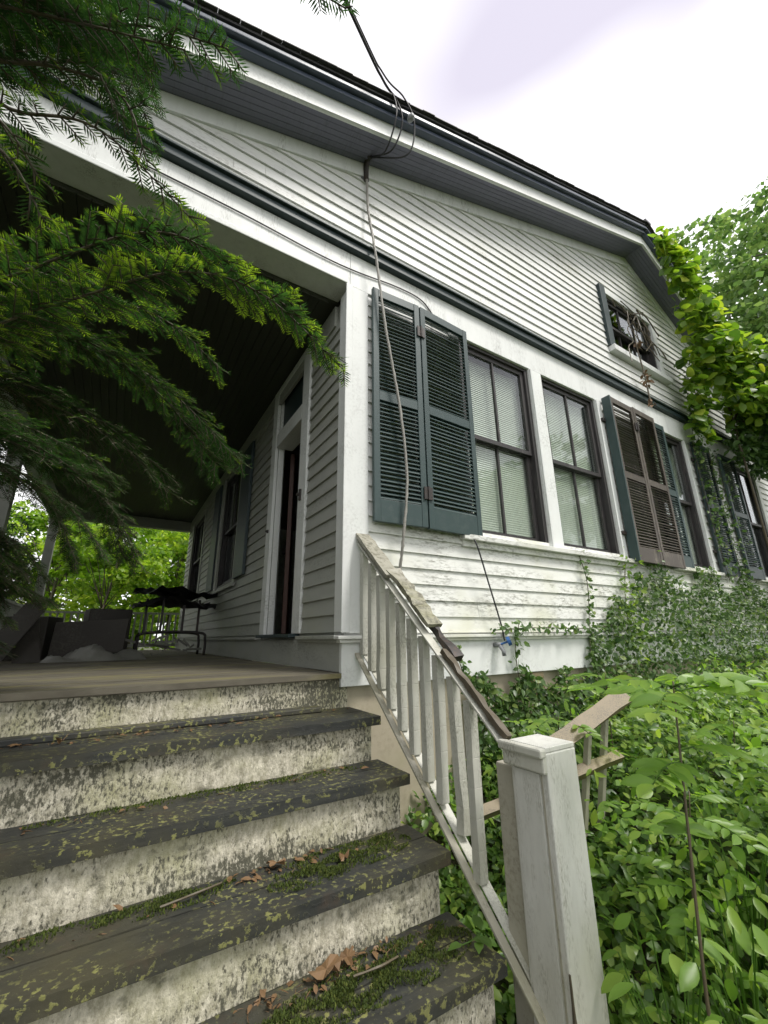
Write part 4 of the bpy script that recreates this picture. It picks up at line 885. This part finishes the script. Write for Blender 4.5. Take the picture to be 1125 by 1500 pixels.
for q, h, lab in [((.75, -1.45), .75, 'pale feathery sapling just right of the fallen railing'), ((1.25, -1.75), .8, 'pale feathery sapling low at the right edge'), ((1.5, -.75), .7, 'feathery sapling before the skirt board end'), ((.62, -1.95), .62, 'small feathery sapling in the lower right corner')]:
    z0 = float(gz(*q)); fr_ = [(U(.75, 1.), k*1.05+U(-.3, .3), U(.24, .34), U(.15, .45)) for k in range(6)]+[(U(.4, .7), U(0, 6), U(.2, .28), .3) for k in range(3)]
    sapling('sapling', lab, [(q[0], q[1], z0-.05), (q[0]+.03, q[1], z0+h*.5), (q[0]+.05+U(-.05, .05), q[1]-.03, z0+h)], fr_, U(.06, .08), 'saplings by the steps')
n = 5200; x = rng.uniform(.45, 4.2, n)**1; y = rng.uniform(-2.6, -.35, n); cl = np.floor(x*4.2)*7.13+np.floor(y*4.2)*3.7; keep = (np.sin(cl*12.9898)*43758.5453 % 1) < .55; x, y = x[keep], y[keep]; n = len(x)
z = gz(x, y)+.16+rng.random(n)**.7*.36
tag(leaves('tall_weeds', np.stack([x, y, z], 1), rdir(n)*.8+np.array([0, 0, -.2]), rdir(n)*.6+np.array([-.2, -.4, 1.]), rng.uniform(.035, .085, n), rng.uniform(.5, .8, n), np.clip(rng.normal(.6, .22, n), 0, 1), M['sap'], None, 'stuff', BIG, BIGF), 'taller pale weeds standing out of the low creeper', 'weeds')

# ------------------------------------------------------------------ trees
def tree(name, label, base, h, cr, crown, nclump, per, lsize, mat, group='trees around the house', lean=(0, 0), tr=.16):
    t = thing(name, label, 'tree', base, group); b0 = V(base); c0 = V(crown)
    b = MB(); top = V((c0.x, c0.y, c0.z+cr[2]*.6)); path = spline([b0, b0.lerp(top, .35)+V((U(-.2, .2), U(-.2, .2), 0)), b0.lerp(top, .7)+V((U(-.2, .2), U(-.2, .2), 0)), top], 5)
    b.tube(path, [tr*(1-.85*i/(len(path)-1)) for i in range(len(path))], 8, .06)
    cl_ = np.array(tuple(c0))+rdir(nclump)*np.array(cr)*rng.random((nclump, 1))**.4
    for q in cl_[:min(nclump, 26)]:
        a = path[random.randint(len(path)//3, len(path)-2)]; q = V(q); b.tube([a, a.lerp(q, .5)+V((0, 0, .12*cr[2])), q], [tr*.3, tr*.18, tr*.05], 5)
    b.build('trunk', M['bark'], t, True)
    n = nclump*per; cs = np.repeat(cl_, per, 0); sz = np.repeat(rng.uniform(.5, 1.2, nclump), per)[:, None]
    pp = cs+rdir(n)*rng.random((n, 1))**.5*sz*min(cr)*.34*np.array([1, 1, .6])
    leaves('crown', pp, rdir(n)+np.array([0, 0, -.4]), rdir(n)*.8+np.array([0, 0, 1.]), rng.uniform(.6, 1.2, n)*lsize, rng.uniform(.8, 1.1, n), np.clip(rng.normal(.45, .22, n)+np.repeat(rng.normal(0, .14, nclump), per), 0, 1), mat, t, 'stuff', DIA, DIAF)
tree('broadleaf_tree', 'tall green tree rising behind the vine-covered right gable', (15.6, 2.0, -1), 14, (3.4, 3.0, 4.4), (15.6, 1.2, 10.2), 120, 150, .20, M['treeleaf'])
tree('broadleaf_tree', 'bright young tree seen through the far end of porch beside the wall', (.2, 12.5, -.8), 5, (1.9, 1.6, 2.2), (.3, 12.8, 2.2), 60, 130, .15, M['bright'], tr=.06)
tree('broadleaf_tree', 'slim dark-trunked tree centred in the far porch opening', (-1.75, 11.2, -.8), 5, (1.5, 1.2, 1.6), (-1.6, 11.9, 2.6), 40, 110, .14, M['bright'], tr=.05)
tree('broadleaf_tree', 'dense bright tree at the left of the far porch opening', (-3.4, 14.5, -.8), 6, (2.4, 1.8, 3.0), (-3.2, 15, 2.2), 70, 130, .18, M['bright'], tr=.09)
tree('broadleaf_tree', 'taller pale tree furthest back beyond the porch', (-.6, 19, -.8), 8, (4.5, 2.0, 4.0), (-.8, 19.5, 3.0), 110, 130, .24, M['bright'], tr=.12)
# trees across the yard, mirrored in the window panes
tree('yard_tree', 'broad tree across the yard mirrored in the window panes', (9.5, -13, -1), 9, (4, 3, 3.6), (9.5, -13, 5.5), 70, 80, .34, M['treeleaf'], 'trees across the yard', tr=.2)
tree('yard_tree', 'second broad tree across the yard further along', (16, -10, -1), 10, (4, 3, 4.2), (16, -10, 6), 70, 80, .34, M['treeleaf'], 'trees across the yard', tr=.2)
tree('yard_tree', 'shade tree left of the porch beyond the evergreen', (-7.5, 4.0, -1), 8, (2.6, 4.0, 3.4), (-7, 4.5, 3.6), 90, 90, .28, M['treeleaf'], 'trees across the yard', tr=.2)
import sys; print('needles', tot, file=sys.stderr)
